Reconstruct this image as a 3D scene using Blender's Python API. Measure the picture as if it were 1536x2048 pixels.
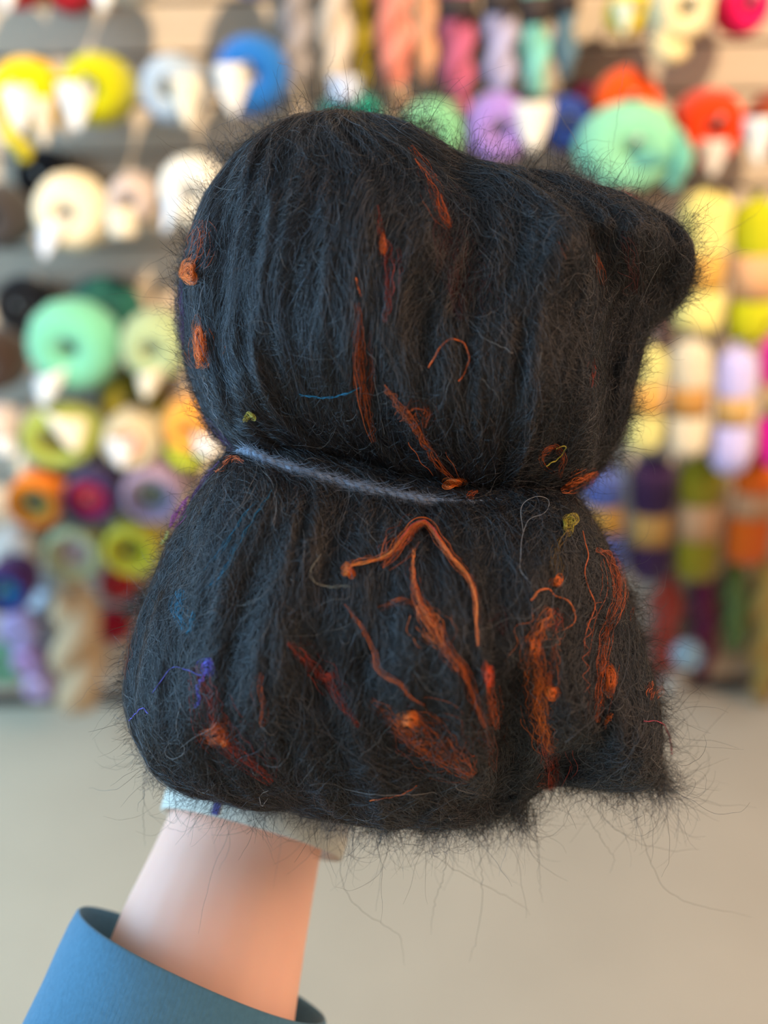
import bpy, math, random
import numpy as np
from mathutils import Matrix, Vector

random.seed(7)
rng = np.random.default_rng(11)
scene = bpy.context.scene
for o in list(bpy.data.objects):
    bpy.data.objects.remove(o)
COL = scene.collection

# ------------------------------------------------------------------ camera
F = 1800.0                       # focal length in pixels of the 1536 x 2048 frame
PITCH, ROLL = math.radians(25.9), math.radians(-1.3)
CAM = Vector((0, 0, 1.43))
RM = (Matrix.Rotation(math.pi / 2 - PITCH, 3, 'X') @ Matrix.Rotation(ROLL, 3, 'Z'))
cam_data = bpy.data.cameras.new('camera')
cam_data.sensor_fit = 'VERTICAL'
cam_data.sensor_height = 36.0
cam_data.lens = F * 36.0 / 2048.0
cam_data.clip_start = 0.02
cam_data.dof.use_dof = True
cam_data.dof.focus_distance = 0.322
cam_data.dof.aperture_fstop = 3.5
cam = bpy.data.objects.new('camera', cam_data)
cam.matrix_world = Matrix.Translation(CAM) @ RM.to_4x4()
COL.objects.link(cam)
scene.camera = cam

# ------------------------------------------------------------------ world, lights, exposure
world = bpy.data.worlds.new('world')
scene.world = world
world.use_nodes = True
bg = world.node_tree.nodes['Background']
bg.inputs['Color'].default_value = (0.84, 0.92, 1.0, 1)
bg.inputs['Strength'].default_value = 0.52

def add_light(name, kind, loc, target, energy, color, size=None, size_y=None):
    ld = bpy.data.lights.new(name, kind)
    ld.energy = energy
    ld.color = color
    if kind == 'AREA':
        ld.shape = 'RECTANGLE'
        ld.size, ld.size_y = size, size_y
    else:
        ld.angle = math.radians(0.8)
    lo = bpy.data.objects.new(name, ld)
    COL.objects.link(lo)
    d = Vector(target) - Vector(loc)
    lo.rotation_euler = d.to_track_quat('-Z', 'Y').to_euler()
    lo.location = loc
    return lo

SUN_AZ, SUN_EL = math.radians(24), math.radians(38)
sd = Vector((-math.sin(SUN_AZ) * math.cos(SUN_EL), math.cos(SUN_AZ) * math.cos(SUN_EL), -math.sin(SUN_EL)))
add_light('sun', 'SUN', (3, -4, 4), Vector((3, -4, 4)) + sd, 8.0, (1.0, 0.81, 0.56))
add_light('daylight_doorway', 'AREA', (-2.9, 0.1, 1.75), (0.1, 0.6, 1.15), 195, (0.32, 0.64, 1.0), 2.4, 2.6)
add_light('warm_fill', 'AREA', (2.3, -0.1, 2.3), (0.1, 0.6, 1.1), 42, (1.0, 0.58, 0.32), 1.0, 1.0)  # added warm fill, stands in for sunlit bounce from the right

vs = scene.view_settings
vs.view_transform = 'Standard'
vs.look = 'None'
vs.exposure = 0.0
vs.gamma = 1.0
vs.use_curve_mapping = False

# ------------------------------------------------------------------ helpers
WALL_Y = 1.85
def ray(px, py):
    return RM @ Vector(((px - 768.0) / F, (1024.0 - py) / F, -1.0))
def at_y(px, py, y):
    d = ray(px, py)
    return CAM + d * (y / d.y)
def scale_at(p):                 # metres per pixel at a world point
    return (RM.transposed() @ (p - CAM)).z / -F

def lin(c):
    out = []
    for v in c[:3]:
        v = v / 255.0
        out.append(v / 12.92 if v <= 0.04045 else ((v + 0.055) / 1.055) ** 2.4)
    return (out[0], out[1], out[2], 1.0)

def mesh_obj(name, verts, faces, mat=None, parent=None, smooth=True):
    me = bpy.data.meshes.new(name)
    me.from_pydata([tuple(v) for v in verts], [], faces)
    if smooth:
        me.polygons.foreach_set('use_smooth', [True] * len(me.polygons))
    me.update()
    o = bpy.data.objects.new(name, me)
    COL.objects.link(o)
    if mat:
        me.materials.append(mat)
    if parent:
        o.parent = parent
    return o

def empty(name, loc, label=None, cat=None, group=None):
    o = bpy.data.objects.new(name, None)
    o.empty_display_size = 0.02
    o.location = loc
    COL.objects.link(o)
    tag(o, label, cat, group)
    return o

def tag(o, label=None, cat=None, group=None, kind=None):
    if label: o['label'] = label
    if cat: o['category'] = cat
    if group: o['group'] = group
    if kind: o['kind'] = kind
    return o

def lathe(profile, segs=32, axis='Y', fn=None, closed=False):
    """profile: list of (radius, along). axis Y or Z. fn(r, a, theta) -> r"""
    v, f = [], []
    n = len(profile)
    for i in range(segs):
        t = 2 * math.pi * i / segs
        for (r, a) in profile:
            rr = fn(r, a, t) if fn else r
            if axis == 'Y':
                v.append((rr * math.cos(t), a, rr * math.sin(t)))
            else:
                v.append((rr * math.cos(t), rr * math.sin(t), a))
    m = n if closed else n - 1
    for i in range(segs):
        j = (i + 1) % segs
        for k in range(m):
            k2 = (k + 1) % n
            f.append((i * n + k, i * n + k2, j * n + k2, j * n + k))
    return v, f

def tube(path, radii, segs=8, cap=True):
    path = [Vector(p) for p in path]
    n = len(path)
    if not hasattr(radii, '__len__'):
        radii = [radii] * n
    v, f = [], []
    up = Vector((0.13, 0.21, 0.97))
    for i, p in enumerate(path):
        t = (path[min(i + 1, n - 1)] - path[max(i - 1, 0)]).normalized()
        a = t.cross(up)
        if a.length < 1e-4: a = t.cross(Vector((1, 0, 0)))
        a.normalize()
        b = t.cross(a).normalized()
        up = a.cross(t)
        for k in range(segs):
            th = 2 * math.pi * k / segs
            v.append(p + (a * math.cos(th) + b * math.sin(th)) * radii[i])
    for i in range(n - 1):
        for k in range(segs):
            k2 = (k + 1) % segs
            f.append((i * segs + k, i * segs + k2, (i + 1) * segs + k2, (i + 1) * segs + k))
    if cap:
        f.append(tuple(range(segs - 1, -1, -1)))
        f.append(tuple(range((n - 1) * segs, n * segs)))
    return v, f

def smooth_path(pts, n=40):
    """Catmull-Rom through the points, numpy, n samples"""
    P = np.asarray(pts, float)
    if len(P) == 2:
        t = np.linspace(0, 1, n)[:, None]
        return P[0] * (1 - t) + P[1] * t
    Q = np.vstack([2 * P[0] - P[1], P, 2 * P[-1] - P[-2]])
    seg = np.linalg.norm(np.diff(P, axis=0), axis=1)
    s = np.concatenate([[0], np.cumsum(seg)])
    u = np.linspace(0, s[-1], n)
    k = np.clip(np.searchsorted(s, u, side='right') - 1, 0, len(P) - 2)
    t = ((u - s[k]) / np.maximum(seg[k], 1e-9))[:, None]
    p0, p1, p2, p3 = Q[k], Q[k + 1], Q[k + 2], Q[k + 3]
    return 0.5 * (2 * p1 + (p2 - p0) * t + (2 * p0 - 5 * p1 + 4 * p2 - p3) * t ** 2 + (3 * p1 - p0 - 3 * p2 + p3) * t ** 3)

# ------------------------------------------------------------------ materials
def new_mat(name, color, rough=0.8, spec=0.3):
    m = bpy.data.materials.new(name)
    m.use_nodes = True
    b = m.node_tree.nodes['Principled BSDF']
    b.inputs['Base Color'].default_value = color
    b.inputs['Roughness'].default_value = rough
    b.inputs['Specular IOR Level'].default_value = spec
    return m, m.node_tree, b

def vary(nt, b, color, scale, amount, detail=4, stretch=(1, 1, 1), bump=0.0, bump_dist=0.002, rnd=0.0):
    """object-space noise colour variation with optional bump"""
    N, L = nt.nodes, nt.links
    tc = N.new('ShaderNodeTexCoord'); mp = N.new('ShaderNodeMapping')
    mp.inputs['Scale'].default_value = stretch
    no = N.new('ShaderNodeTexNoise'); no.inputs['Scale'].default_value = scale; no.inputs['Detail'].default_value = detail
    L.new(tc.outputs['Object'], mp.inputs['Vector']); L.new(mp.outputs['Vector'], no.inputs['Vector'])
    mx = N.new('ShaderNodeMix'); mx.data_type = 'RGBA'
    c = color
    mx.inputs['A'].default_value = (c[0] * (1 - amount), c[1] * (1 - amount), c[2] * (1 - amount), 1)
    mx.inputs['B'].default_value = (min(c[0] * (1 + amount), 1), min(c[1] * (1 + amount), 1), min(c[2] * (1 + amount), 1), 1)
    L.new(no.outputs['Fac'], mx.inputs['Factor'])
    out = mx.outputs['Result']
    if rnd:
        oi = N.new('ShaderNodeObjectInfo'); hs = N.new('ShaderNodeHueSaturation')
        mr = N.new('ShaderNodeMapRange')
        mr.inputs['To Min'].default_value = 1 - rnd; mr.inputs['To Max'].default_value = 1 + rnd
        L.new(oi.outputs['Random'], mr.inputs['Value']); L.new(mr.outputs['Result'], hs.inputs['Value'])
        L.new(out, hs.inputs['Color']); out = hs.outputs['Color']
    L.new(out, b.inputs['Base Color'])
    if bump:
        bp = N.new('ShaderNodeBump'); bp.inputs['Strength'].default_value = bump; bp.inputs['Distance'].default_value = bump_dist
        L.new(no.outputs['Fac'], bp.inputs['Height']); L.new(bp.outputs['Normal'], b.inputs['Normal'])
    return mx

_yarn = {}
def yarn_mat(rgb):
    rgb = tuple(rgb)
    if rgb not in _yarn:
        k = tuple(0.62 * v for v in lin(rgb)[:3])
        m, nt, b = new_mat('yarn_%02x%02x%02x' % rgb, k + (1,), 0.95, 0.1)
        vary(nt, b, k, 90, 0.22, stretch=(1, 0.35, 1), bump=0.5, bump_dist=0.003)
        b.inputs['Sheen Weight'].default_value = 0.15
        _yarn[rgb] = m
    return _yarn[rgb]
_paper = {}
def paper_mat(rgb):
    rgb = tuple(rgb)
    if rgb not in _paper:
        k = tuple(0.58 * v for v in lin(rgb)[:3])
        m, nt, b = new_mat('paper_%02x%02x%02x' % rgb, k + (1,), 0.75, 0.2)
        vary(nt, b, k, 30, 0.05)
        _paper[rgb] = m
    return _paper[rgb]

M_plank, nt, b = new_mat('weathered_plank', lin((168, 150, 129)), 0.8, 0.2)
vary(nt, b, lin((168, 150, 129)), 6, 0.22, detail=6, stretch=(0.5, 3, 14), bump=0.25, rnd=0.12)
M_back, nt, b = new_mat('dark_backing', lin((62, 52, 46)), 0.9, 0.1)
vary(nt, b, lin((62, 52, 46)), 8, 0.2)
M_metal, nt, b = new_mat('steel', lin((150, 150, 150)), 0.3, 0.5)
b.inputs['Metallic'].default_value = 1.0
vary(nt, b, lin((150, 150, 150)), 40, 0.08)
M_floor, nt, b = new_mat('concrete', lin((208, 192, 158)), 0.75, 0.25)
mx = vary(nt, b, lin((200, 184, 156)), 2.2, 0.18, detail=7, bump=0.1)
M_plaster, nt, b = new_mat('plaster', lin((205, 190, 170)), 0.9, 0.1)
vary(nt, b, lin((205, 190, 170)), 3, 0.06)

# ------------------------------------------------------------------ setting
def box(name, lo, hi, mat, parent=None, bevel=0.0):
    x0, y0, z0 = lo; x1, y1, z1 = hi
    v = [(x, y, z) for x in (x0, x1) for y in (y0, y1) for z in (z0, z1)]
    f = [(0, 1, 3, 2), (4, 6, 7, 5), (0, 4, 5, 1), (2, 3, 7, 6), (0, 2, 6, 4), (1, 5, 7, 3)]
    o = mesh_obj(name, v, f, mat, parent, smooth=False)
    if bevel:
        md = o.modifiers.new('bevel', 'BEVEL'); md.width = bevel; md.segments = 2
    return o

tag(box('floor', (-3.2, -1.6, -0.1), (3.2, WALL_Y + 0.1, 0.0), M_floor), kind='structure')
wall = tag(box('wall_back', (-2.2, WALL_Y + 0.012, 0.0), (2.2, WALL_Y + 0.09, 2.3), M_back), kind='structure')
PLANK = 0.0836
z = 1.472 - 17 * PLANK
pl = None
while z < 2.25:
    if pl is None:
        pl = box('plank', (-2.2, WALL_Y - 0.008, 0.002), (2.2, WALL_Y + 0.012, PLANK - 0.004), M_plank, wall, 0.003)
        o = pl
    else:
        o = pl.copy(); COL.objects.link(o); o.parent = wall
    o.location = (0, 0, z)
    z += PLANK
# unseen partition added behind the camera to block sun from batt and lower display
tag(box('sun_blocker', (-3.2, -1.15, 0.0), (3.2, -1.05, 3.02), M_plaster), kind='structure')

peg_me = None
def peg(x, z, length):
    global peg_me
    if peg_me is None:
        v, f = tube([(0, 0, 0), (0, -0.5, 0.0), (0, -0.9, 0.0), (0, -1.0, 0.012)], [0.004, 0.004, 0.004, 0.0045], 8)
        o = mesh_obj('peg', v, f, M_metal, wall); peg_me = o.data
    else:
        o = bpy.data.objects.new('peg', peg_me); COL.objects.link(o); o.parent = wall
    o.location = (x, WALL_Y - 0.006, z)
    o.scale = (1, length, 1)

# ------------------------------------------------------------------ yarn on the display
def paper_tag(parent, px, py, w, h, rgb, y, tilt=0.0, point=True):
    """folded paper tag: a shield that hangs to a point, curved and with thickness"""
    c = at_y(px, py, y); s = scale_at(c)
    W, H = w * s, h * s
    nx, nz = 8, 6
    v, f = [], []
    for side in (0, 1):
        for j in range(nz + 1):
            t = j / nz
            wj = (1 - 0.93 * max(0, (t - 0.2) / 0.8) ** 1.3) if point else (1 - 0.12 * t)
            for i in range(nx + 1):
                u = i / nx * 2 - 1
                x = u * W / 2 * wj
                v.append((x * math.cos(tilt) - (0.5 - t) * H * math.sin(tilt) * -1,
                          0.35 * W * (u * wj) ** 2 + 0.0012 * side - 0.004,
                          (0.5 - t) * H * math.cos(tilt) + x * math.sin(tilt)))
    n = (nx + 1) * (nz + 1)
    for j in range(nz):
        for i in range(nx):
            a = j * (nx + 1) + i
            f.append((a, a + nx + 1, a + nx + 2, a + 1))
            f.append((n + a, n + a + 1, n + a + nx + 2, n + a + nx + 1))
    for j in range(nz):
        a = j * (nx + 1); f.append((a, n + a, n + a + nx + 1, a + nx + 1))
        a = a + nx; f.append((a, a + nx + 1, n + a + nx + 1, n + a))
    for i in range(nx):
        f.append((i, i + 1, n + i + 1, n + i))
        a = nz * (nx + 1) + i; f.append((a, n + a, n + a + 1, a + 1))
    o = mesh_obj('paper_tag', v, f, paper_mat(rgb), parent)
    o.location = c - parent.location
    return o

def yarn_tail(parent, pts, y, r_px, rgb):
    ps = [at_y(a, b_, y) for a, b_ in pts]
    s = scale_at(ps[0])
    P = smooth_path([list(p - parent.location) for p in ps], 18)
    P[:, 1] += 0.006 * np.sin(np.linspace(0, 9, 18))
    rad = [r_px * s * (0.75 + 0.35 * math.sin(2.6 * i / 17 + 0.3) + 0.1 * math.sin(i * 2.1)) for i in range(18)]
    v, f = tube(P, rad, 10)
    return mesh_obj('yarn_tail', v, f, yarn_mat(rgb), parent)

def yarn_ball(px, py, r_px, rgb, label, off=0.20, length=0.115, tags=(), tails=(), squash=1.0, hole=0.17, group='yarn balls on the display wall', core=None):
    c = at_y(px, py, WALL_Y - off)
    R = r_px * scale_at(c)
    root = empty('yarn_ball', (c.x, c.y + length / 2, c.z - R * squash), label, 'yarn', group)
    e = min(0.045, length * 0.38)
    prof = [(hole * R, length * 0.8), (hole * R, e * 0.5)]
    for k in range(10):
        t = k / 9
        prof.append((R * (hole + (1 - hole) * t), e * (1 - math.sqrt(max(0.0, 1 - max(0.0, (t - 0.45) / 0.55) ** 2))) + e * 0.35 * max(0.0, (0.3 - t) / 0.3) ** 2))
    prof += [(R * 1.02, length * 0.5), (R, length - e)]
    for k in range(1, 6):
        a = math.pi / 2 * k / 5
        prof.append((hole * R + R * (1 - hole) * math.cos(a), length - e + e * math.sin(a)))
    def fn(r, a, t):
        return r * (1 + 0.014 * math.sin(15 * t + a * 160) + 0.012 * math.sin(11 * t - a * 130) + 0.01 * math.sin(3 * t + px))
    v, f = lathe(prof, 40, 'Y', fn)
    v = [(x, y - length / 2, z * squash + R * squash) for x, y, z in v]
    mesh_obj('wound_yarn', v, f, yarn_mat(rgb), root)
    if core:
        v, f = lathe([(0.0, 0.008), (hole * R * 0.6, 0.006), (hole * R * 1.02, 0.014), (hole * R * 1.02, length * 0.7)], 20, 'Y')
        v = [(x, y - length / 2, z * squash + R * squash) for x, y, z in v]
        mesh_obj('inner_winding', v, f, yarn_mat(core), root)
    for t in tags:
        paper_tag(root, *t[:5], c.y - 0.012, *t[5:])
    for t in tails:
        yarn_tail(root, t[0], c.y + 0.01, t[1], t[2])
    if c.z > 0.3:
        peg(c.x, c.z + hole * R * 0.55, off + 0.012)
    return root

def yarn_cake(px, py, r_px, cols, fr, label, off=0.19, length=0.10, lean=0.0, tags=()):
    """wound cake: concentric windings of different colours, hollow middle"""
    c = at_y(px, py, WALL_Y - off)
    R = r_px * scale_at(c)
    root = empty('yarn_cake', (c.x, c.y + length / 2, c.z - R), label, 'yarn', 'yarn cakes and cones low on the display')
    names = ['outer_winding', 'middle_winding', 'core_winding']
    rad = [1.0] + list(fr)
    for i, col in enumerate(cols):
        r1 = R * rad[i]
        r0 = R * (rad[i + 1] if i + 1 < len(cols) else 0.10)
        d = 0.012 * i
        prof = [(r0, length * 0.75), (r0, 0.006 + d)]
        for k in range(5):
            a = math.pi * k / 4
            prof.append(((r0 + r1) / 2 - math.cos(a) * (r1 - r0) / 2, 0.006 + d - 0.006 * math.sin(a)))
        if i == 0:
            for k in range(1, 5):
                a = math.pi / 2 * k / 4
                prof.append((r1 * (1 + 0.05 * math.sin(2 * a)), 0.01 + (length - 0.03) * k / 4))
            prof += [(r1 * 0.9, length - 0.008), (r0, length)]
        else:
            prof += [(r1, length * 0.7)]
        fn = lambda r, a, t: r * (1 + 0.012 * math.sin(16 * t + a * 150) + 0.01 * math.sin(13 * t - a * 120))
        v, f = lathe(prof, 36, 'Y', fn)
        v = [(x, y - length / 2, z + R) for x, y, z in v]
        mesh_obj(names[i], v, f, yarn_mat(col), root)
    for t in tags:
        paper_tag(root, *t[:5], c.y - 0.012, *t[5:])
    if c.z > 0.3:
        peg(c.x, c.z + 0.05 * R, off + 0.008)
    return root

def hank(px0, py0, px1, py1, w_px, rgb, label, off=0.10, turns=1.6, band=None, tail=None, group='twisted hanks hanging on the display'):
    a = at_y(px0, py0, WALL_Y - off); b_ = at_y(px1, py1, WALL_Y - off)
    w = w_px * scale_at((a + b_) / 2)
    root = empty('yarn_hank', b_, label, 'yarn', group)
    A, B = a - b_, Vector((0, 0, 0))
    ax = (B - A).normalized()
    sx = Vector((1, 0, 0)); sx = (sx - ax * sx.dot(ax)).normalized(); sy = ax.cross(sx)
    for s in (0, 1):
        path, rad = [], []
        for i in range(31):
            t = i / 30
            th = turns * 2 * math.pi * t + s * math.pi + px0
            env = min(1, 0.35 + 3.2 * t, 0.25 + 4.5 * (1 - t))
            path.append(A.lerp(B, t) + (sx * math.cos(th) + sy * math.sin(th)) * w * 0.22 * env)
            rad.append(w * 0.275 * (0.55 + 0.45 * env) * (1 + 0.05 * math.sin(9 * t + s)))
        v, f = tube(path, rad, 12)
        mesh_obj('twisted_ply', v, f, yarn_mat(rgb), root)
    # loop over the peg
    path = [A + sx * (w * 0.16 * math.cos(t)) + Vector((0, 0, 1)) * (w * 0.3 * math.sin(t) + w * 0.02) for t in np.linspace(-0.4, math.pi + 0.4, 14)]
    v, f = tube(path, w * 0.09, 8)
    mesh_obj('hanging_loop', v, f, yarn_mat(rgb), root)
    if band:
        t0, t1, col = band
        p0, p1 = A.lerp(B, t0), A.lerp(B, t1)
        r = w * 0.53
        v, f = [], []
        for p, rr in ((p0, r), (p1, r), (p1, r - 0.0015), (p0, r - 0.0015)):
            for k in range(24):
                th = 2 * math.pi * k / 24
                v.append(p + (sx * math.cos(th) + sy * math.sin(th)) * rr)
        for q in range(4):
            for k in range(24):
                f.append((q * 24 + k, q * 24 + (k + 1) % 24, (q + 1) % 4 * 24 + (k + 1) % 24, (q + 1) % 4 * 24 + k))
        mesh_obj('label_band', v, f, paper_mat(col), root)
    if tail:
        yarn_tail(root, tail[0], b_.y, tail[1], tail[2] if len(tail) > 2 else rgb)
    if a.z > 0.15:
        peg(a.x, a.z + w * 0.2, off + 0.02)
    return root

def banded(px, py0, py1, w_px, rgb, label, b0, b1, brgb, off=0.12, px1=None, low=None):
    """upright skein pinched by a wide kraft paper band"""
    px1 = px if px1 is None else px1
    a = at_y(px, py0, WALL_Y - off); c = at_y(px1, py1, WALL_Y - off)
    w = w_px * scale_at((a + c) / 2)
    H = (a - c).length
    root = empty('banded_skein', c, label, 'yarn', 'paper banded skeins on the right of the display')
    dx = (a.x - c.x) / max(H, 1e-6)
    prof = []
    tb0, tb1 = 1 - b1, 1 - b0           # fractions measured from the top in the call
    for i in range(25):
        t = i / 24
        e = math.sqrt(max(0.0, 1 - (1 - min(t / 0.16, 1)) ** 2)) * math.sqrt(max(0.0, 1 - (1 - min((1 - t) / 0.16, 1)) ** 2))
        pinch = 1.0
        m = (tb0 + tb1) / 2; hw = (tb1 - tb0) / 2
        q = abs(t - m) / hw
        if q < 1.5:
            pinch = 0.80 + 0.2 * max(0, (q - 0.85) / 0.65)
        prof.append((max(w * 0.5 * e * pinch, 0.0008), t * H))
    fn = lambda r, z_, t: r * (1 + 0.045 * math.sin(9 * t + z_ * 14) + 0.02 * math.sin(17 * t - z_ * 30)) * (1 - 0.32 * abs(math.sin(t)) ** 1.5)
    v, f = lathe(prof, 36, 'Z', fn)
    v = [(x + dx * z_, y, z_) for x, y, z_ in v]
    mesh_obj('skein_body', v, f, yarn_mat(rgb), root)
    r = w * 0.455
    v, f = lathe([(r, tb0 * H), (r * 1.01, (tb0 + tb1) / 2 * H), (r, tb1 * H), (r - 0.0015, tb1 * H), (r - 0.0015, tb0 * H)], 36, 'Z', lambda r_, z_, t: r_ * (1 - 0.30 * abs(math.sin(t)) ** 1.5), closed=True)
    v = [(x + dx * z_, y, z_) for x, y, z_ in v]
    mesh_obj('paper_band', v, f, paper_mat(brgb), root)
    path = [Vector((dx * H + w * 0.1 * math.cos(t), 0, H - 0.008 + 0.016 * math.sin(t))) for t in np.linspace(-0.3, math.pi + 0.3, 12)]
    v, f = tube(path, 0.004, 6)
    mesh_obj('hanging_loop', v, f, yarn_mat(rgb), root)
    peg(a.x, a.z + 0.008, off + 0.02)
    return root

WHITE, CREAM = (246, 244, 240), (250, 234, 205)
# --- top left row
yarn_ball(38, 192, 72, (255, 205, 0), 'bright yellow yarn ball with two paper tags at the left edge', tags=((35, 222, 62, 90, WHITE), (84, 246, 52, 92, (235, 215, 185))), tails=((((10, 225), (25, 270), (50, 300), (40, 318)), 15, (225, 205, 20)),))
yarn_ball(178, 180, 69, (200, 196, 0), 'chartreuse yarn ball with white pointed tag, right of the bright yellow one', tags=((150, 215, 74, 92, WHITE),), length=0.14)
yarn_ball(335, 180, 66, (176, 190, 204), 'pale grey blue yarn ball with a cream pointed tag', tags=((372, 206, 64, 96, CREAM),))
yarn_ball(497, 152, 76, (38, 112, 190), 'cobalt blue yarn ball with white pointed tag below the grey hank', tags=((464, 182, 76, 96, (248, 238, 225)),))
yarn_ball(0, -62, 66, (200, 20, 45), 'crimson yarn ball cut off by the top edge at far left', tags=((12, -2, 46, 46, WHITE),), group='yarn balls in the cut off top row')
yarn_ball(128, -26, 48, (178, 30, 50), 'dark red yarn ball cut off by the top edge beside a tan tag', off=0.10, length=0.075, tags=((84, -8, 34, 62, (205, 180, 120)),), group='yarn balls in the cut off top row')
yarn_ball(236, -72, 66, (232, 222, 205), 'off white yarn ball cut off by the top edge above the pale grey blue ball', tags=((205, -10, 56, 58, (250, 248, 240)),), group='yarn balls in the cut off top row')
yarn_ball(498, -84, 64, (170, 150, 190), 'mauve yarn ball cut off by the top edge left of the grey hank', group='yarn balls in the cut off top row')
# --- hanks along the top
DK = (70, 58, 54)
hank(588, -110, 592, 165, 66, (168, 158, 156), 'mauve grey twisted hank, leftmost of the hanging row')
hank(668, -100, 672, 190, 74, (222, 202, 180), 'oatmeal beige twisted hank between the grey and mustard ones', turns=1.2)
hank(728, -80, 730, 168, 44, (205, 180, 40), 'thin mustard yellow hank beside the coral one', off=0.05)
hank(782, -120, 788, 168, 80, (240, 140, 118), 'coral pink twisted hank with a drooping tail', tail=(((792, 150), (800, 190), (797, 225)), 13, (190, 150, 120)))
hank(850, -100, 850, 162, 50, (226, 164, 122), 'peach hank hanging between the coral and rose ones')
hank(915, -90, 915, 192, 74, (198, 96, 124), 'rose pink hank with dark label band and long tail', band=(0.28, 0.44, DK), tail=(((922, 180), (930, 215), (928, 250)), 11))
hank(1000, -90, 998, 182, 70, (186, 178, 206), 'lavender grey hank with dark label band', band=(0.24, 0.42, DK))
hank(1068, -90, 1070, 190, 64, (136, 206, 186), 'mint aqua hank with dark label band', band=(0.28, 0.48, DK))
hank(1130, -90, 1128, 155, 54, (96, 124, 136), 'slate blue hank, rightmost of the hanging row', band=(0.26, 0.46, DK))
# --- second row behind the batt
yarn_ball(700, 262, 74, (0, 138, 118), 'teal green yarn ball peeking over the top of the black batt', tags=((690, 178, 62, 46, (205, 212, 230), 0, False),))
yarn_ball(864, 272, 66, (128, 190, 140), 'soft green yarn ball under the coral hank', off=0.20, length=0.07)
yarn_ball(1002, 262, 70, (166, 130, 200), 'lilac yarn ball with a wide cream tag', tags=((1068, 256, 84, 92, (250, 240, 225)),))
yarn_ball(1136, 250, 53, (34, 62, 140), 'navy blue yarn ball between lilac and mint ones', off=0.16, length=0.08)
yarn_ball(1170, 205, 40, (120, 10, 60), 'burgundy yarn ball half hidden behind the navy one', off=0.05, length=0.04)
yarn_ball(1260, 212, 70, (240, 84, 16), 'orange yarn ball behind the large mint one', off=0.16, length=0.07)
yarn_ball(1268, 300, 104, (142, 208, 165), 'large mint green yarn ball with a drooping end', off=0.29, length=0.10, squash=0.84, hole=0.1, tails=((((1352, 268), (1366, 310), (1352, 352), (1345, 378)), 17, (120, 190, 160)), (((1225, 335), (1280, 322), (1330, 318), (1358, 330)), 15, (95, 160, 145))))  # second tail is a darker mint strip that paints the shadow under the fold
yarn_ball(1432, 258, 73, (240, 62, 8), 'vivid orange red yarn ball with dark hollow and white tag', tags=((1428, 318, 62, 70, (236, 222, 212)),))
yarn_ball(1582, 250, 66, (176, 70, 20), 'rust orange yarn ball at the right edge with a white tag', tags=((1520, 284, 64, 90, WHITE),))
yarn_ball(1222, 372, 58, (190, 24, 80), 'magenta yarn ball just above the right shoulder of the batt', off=0.10, length=0.08)
# --- top right row
yarn_ball(1268, 22, 44, (246, 208, 30), 'yellow and white yarn ball near the top right corner', off=0.15, length=0.08, core=(230, 235, 225), tags=((1250, 36, 44, 58, (225, 230, 205)),), group='yarn balls in the cut off top row')
yarn_ball(1376, 18, 64, (252, 226, 170), 'large cream yarn ball at the top right with a drooping tail', tails=((((1335, 60), (1325, 95), (1345, 108), (1375, 95)), 18, (250, 220, 160)),), group='yarn balls in the cut off top row')
yarn_ball(1500, 12, 54, (236, 10, 92), 'hot pink yarn ball in the top right corner', off=0.15, length=0.08, group='yarn balls in the cut off top row')
# --- second left row
yarn_ball(82, 362, 60, (22, 18, 18), 'black yarn ball behind the cream one on the second row', off=0.08, length=0.06)
yarn_ball(-22, 440, 62, (66, 60, 58), 'charcoal yarn ball cut off by the left edge')
yarn_ball(128, 432, 76, (250, 232, 196), 'sunlit cream yarn ball with a pale pointed tag', tags=((98, 482, 66, 76, (240, 242, 248), 0.35),), length=0.115)
yarn_ball(254, 405, 50, (206, 184, 172), 'pinkish beige yarn ball between the cream and white ones', tags=((240, 446, 62, 54, CREAM, 0, False),))
yarn_ball(378, 390, 70, (248, 240, 224), 'white yarn ball touching the left shoulder of the batt', tags=((342, 428, 52, 84, (232, 240, 250), 0.4),))
# --- third left row
yarn_ball(42, 622, 62, (14, 14, 18), 'black yarn ball above and left of the mint green one', off=0.08, length=0.06)
yarn_ball(-30, 735, 62, (60, 44, 36), 'dark brown yarn ball cut off by the left edge')
yarn_ball(208, 632, 74, (38, 92, 78), 'deep bottle green yarn ball behind the mint green one', off=0.07, length=0.055)
yarn_ball(132, 705, 92, (122, 200, 164), 'big mint green yarn ball with white tag on the left', tags=((95, 780, 80, 68, (240, 240, 236), 0.3),))
yarn_ball(300, 705, 70, (172, 186, 138), 'sage green yarn ball with cream tag next to the batt', tags=((296, 772, 54, 56, CREAM, 0.2),))
# --- fourth left row
yarn_ball(258, 812, 66, (140, 128, 40), 'olive yarn ball half hidden behind the tagged balls', off=0.07, length=0.05)
yarn_ball(108, 888, 80, (158, 168, 72), 'lime and olive yarn ball with a big cream tag', tags=((132, 868, 88, 80, (250, 236, 212), -0.3),), squash=0.8, core=(110, 100, 20), hole=0.4)
yarn_ball(254, 895, 58, (206, 190, 156), 'beige yarn ball with a coral middle and white tag', core=(232, 140, 104), hole=0.45, tags=((240, 908, 56, 62, (246, 242, 244)),))
yarn_ball(374, 866, 58, (240, 164, 62), 'yellow orange yarn ball tucked against the waist of the batt', tags=((412, 892, 52, 44, WHITE, 0, False),), tails=((((335, 900), (365, 922), (405, 925)), 13, (180, 190, 40)),))
yarn_ball(-26, 872, 44, (222, 206, 204), 'pale pink yarn ball cut off by the left edge above the orange cake', tags=((8, 895, 40, 34, WHITE, 0, False),))
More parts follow.
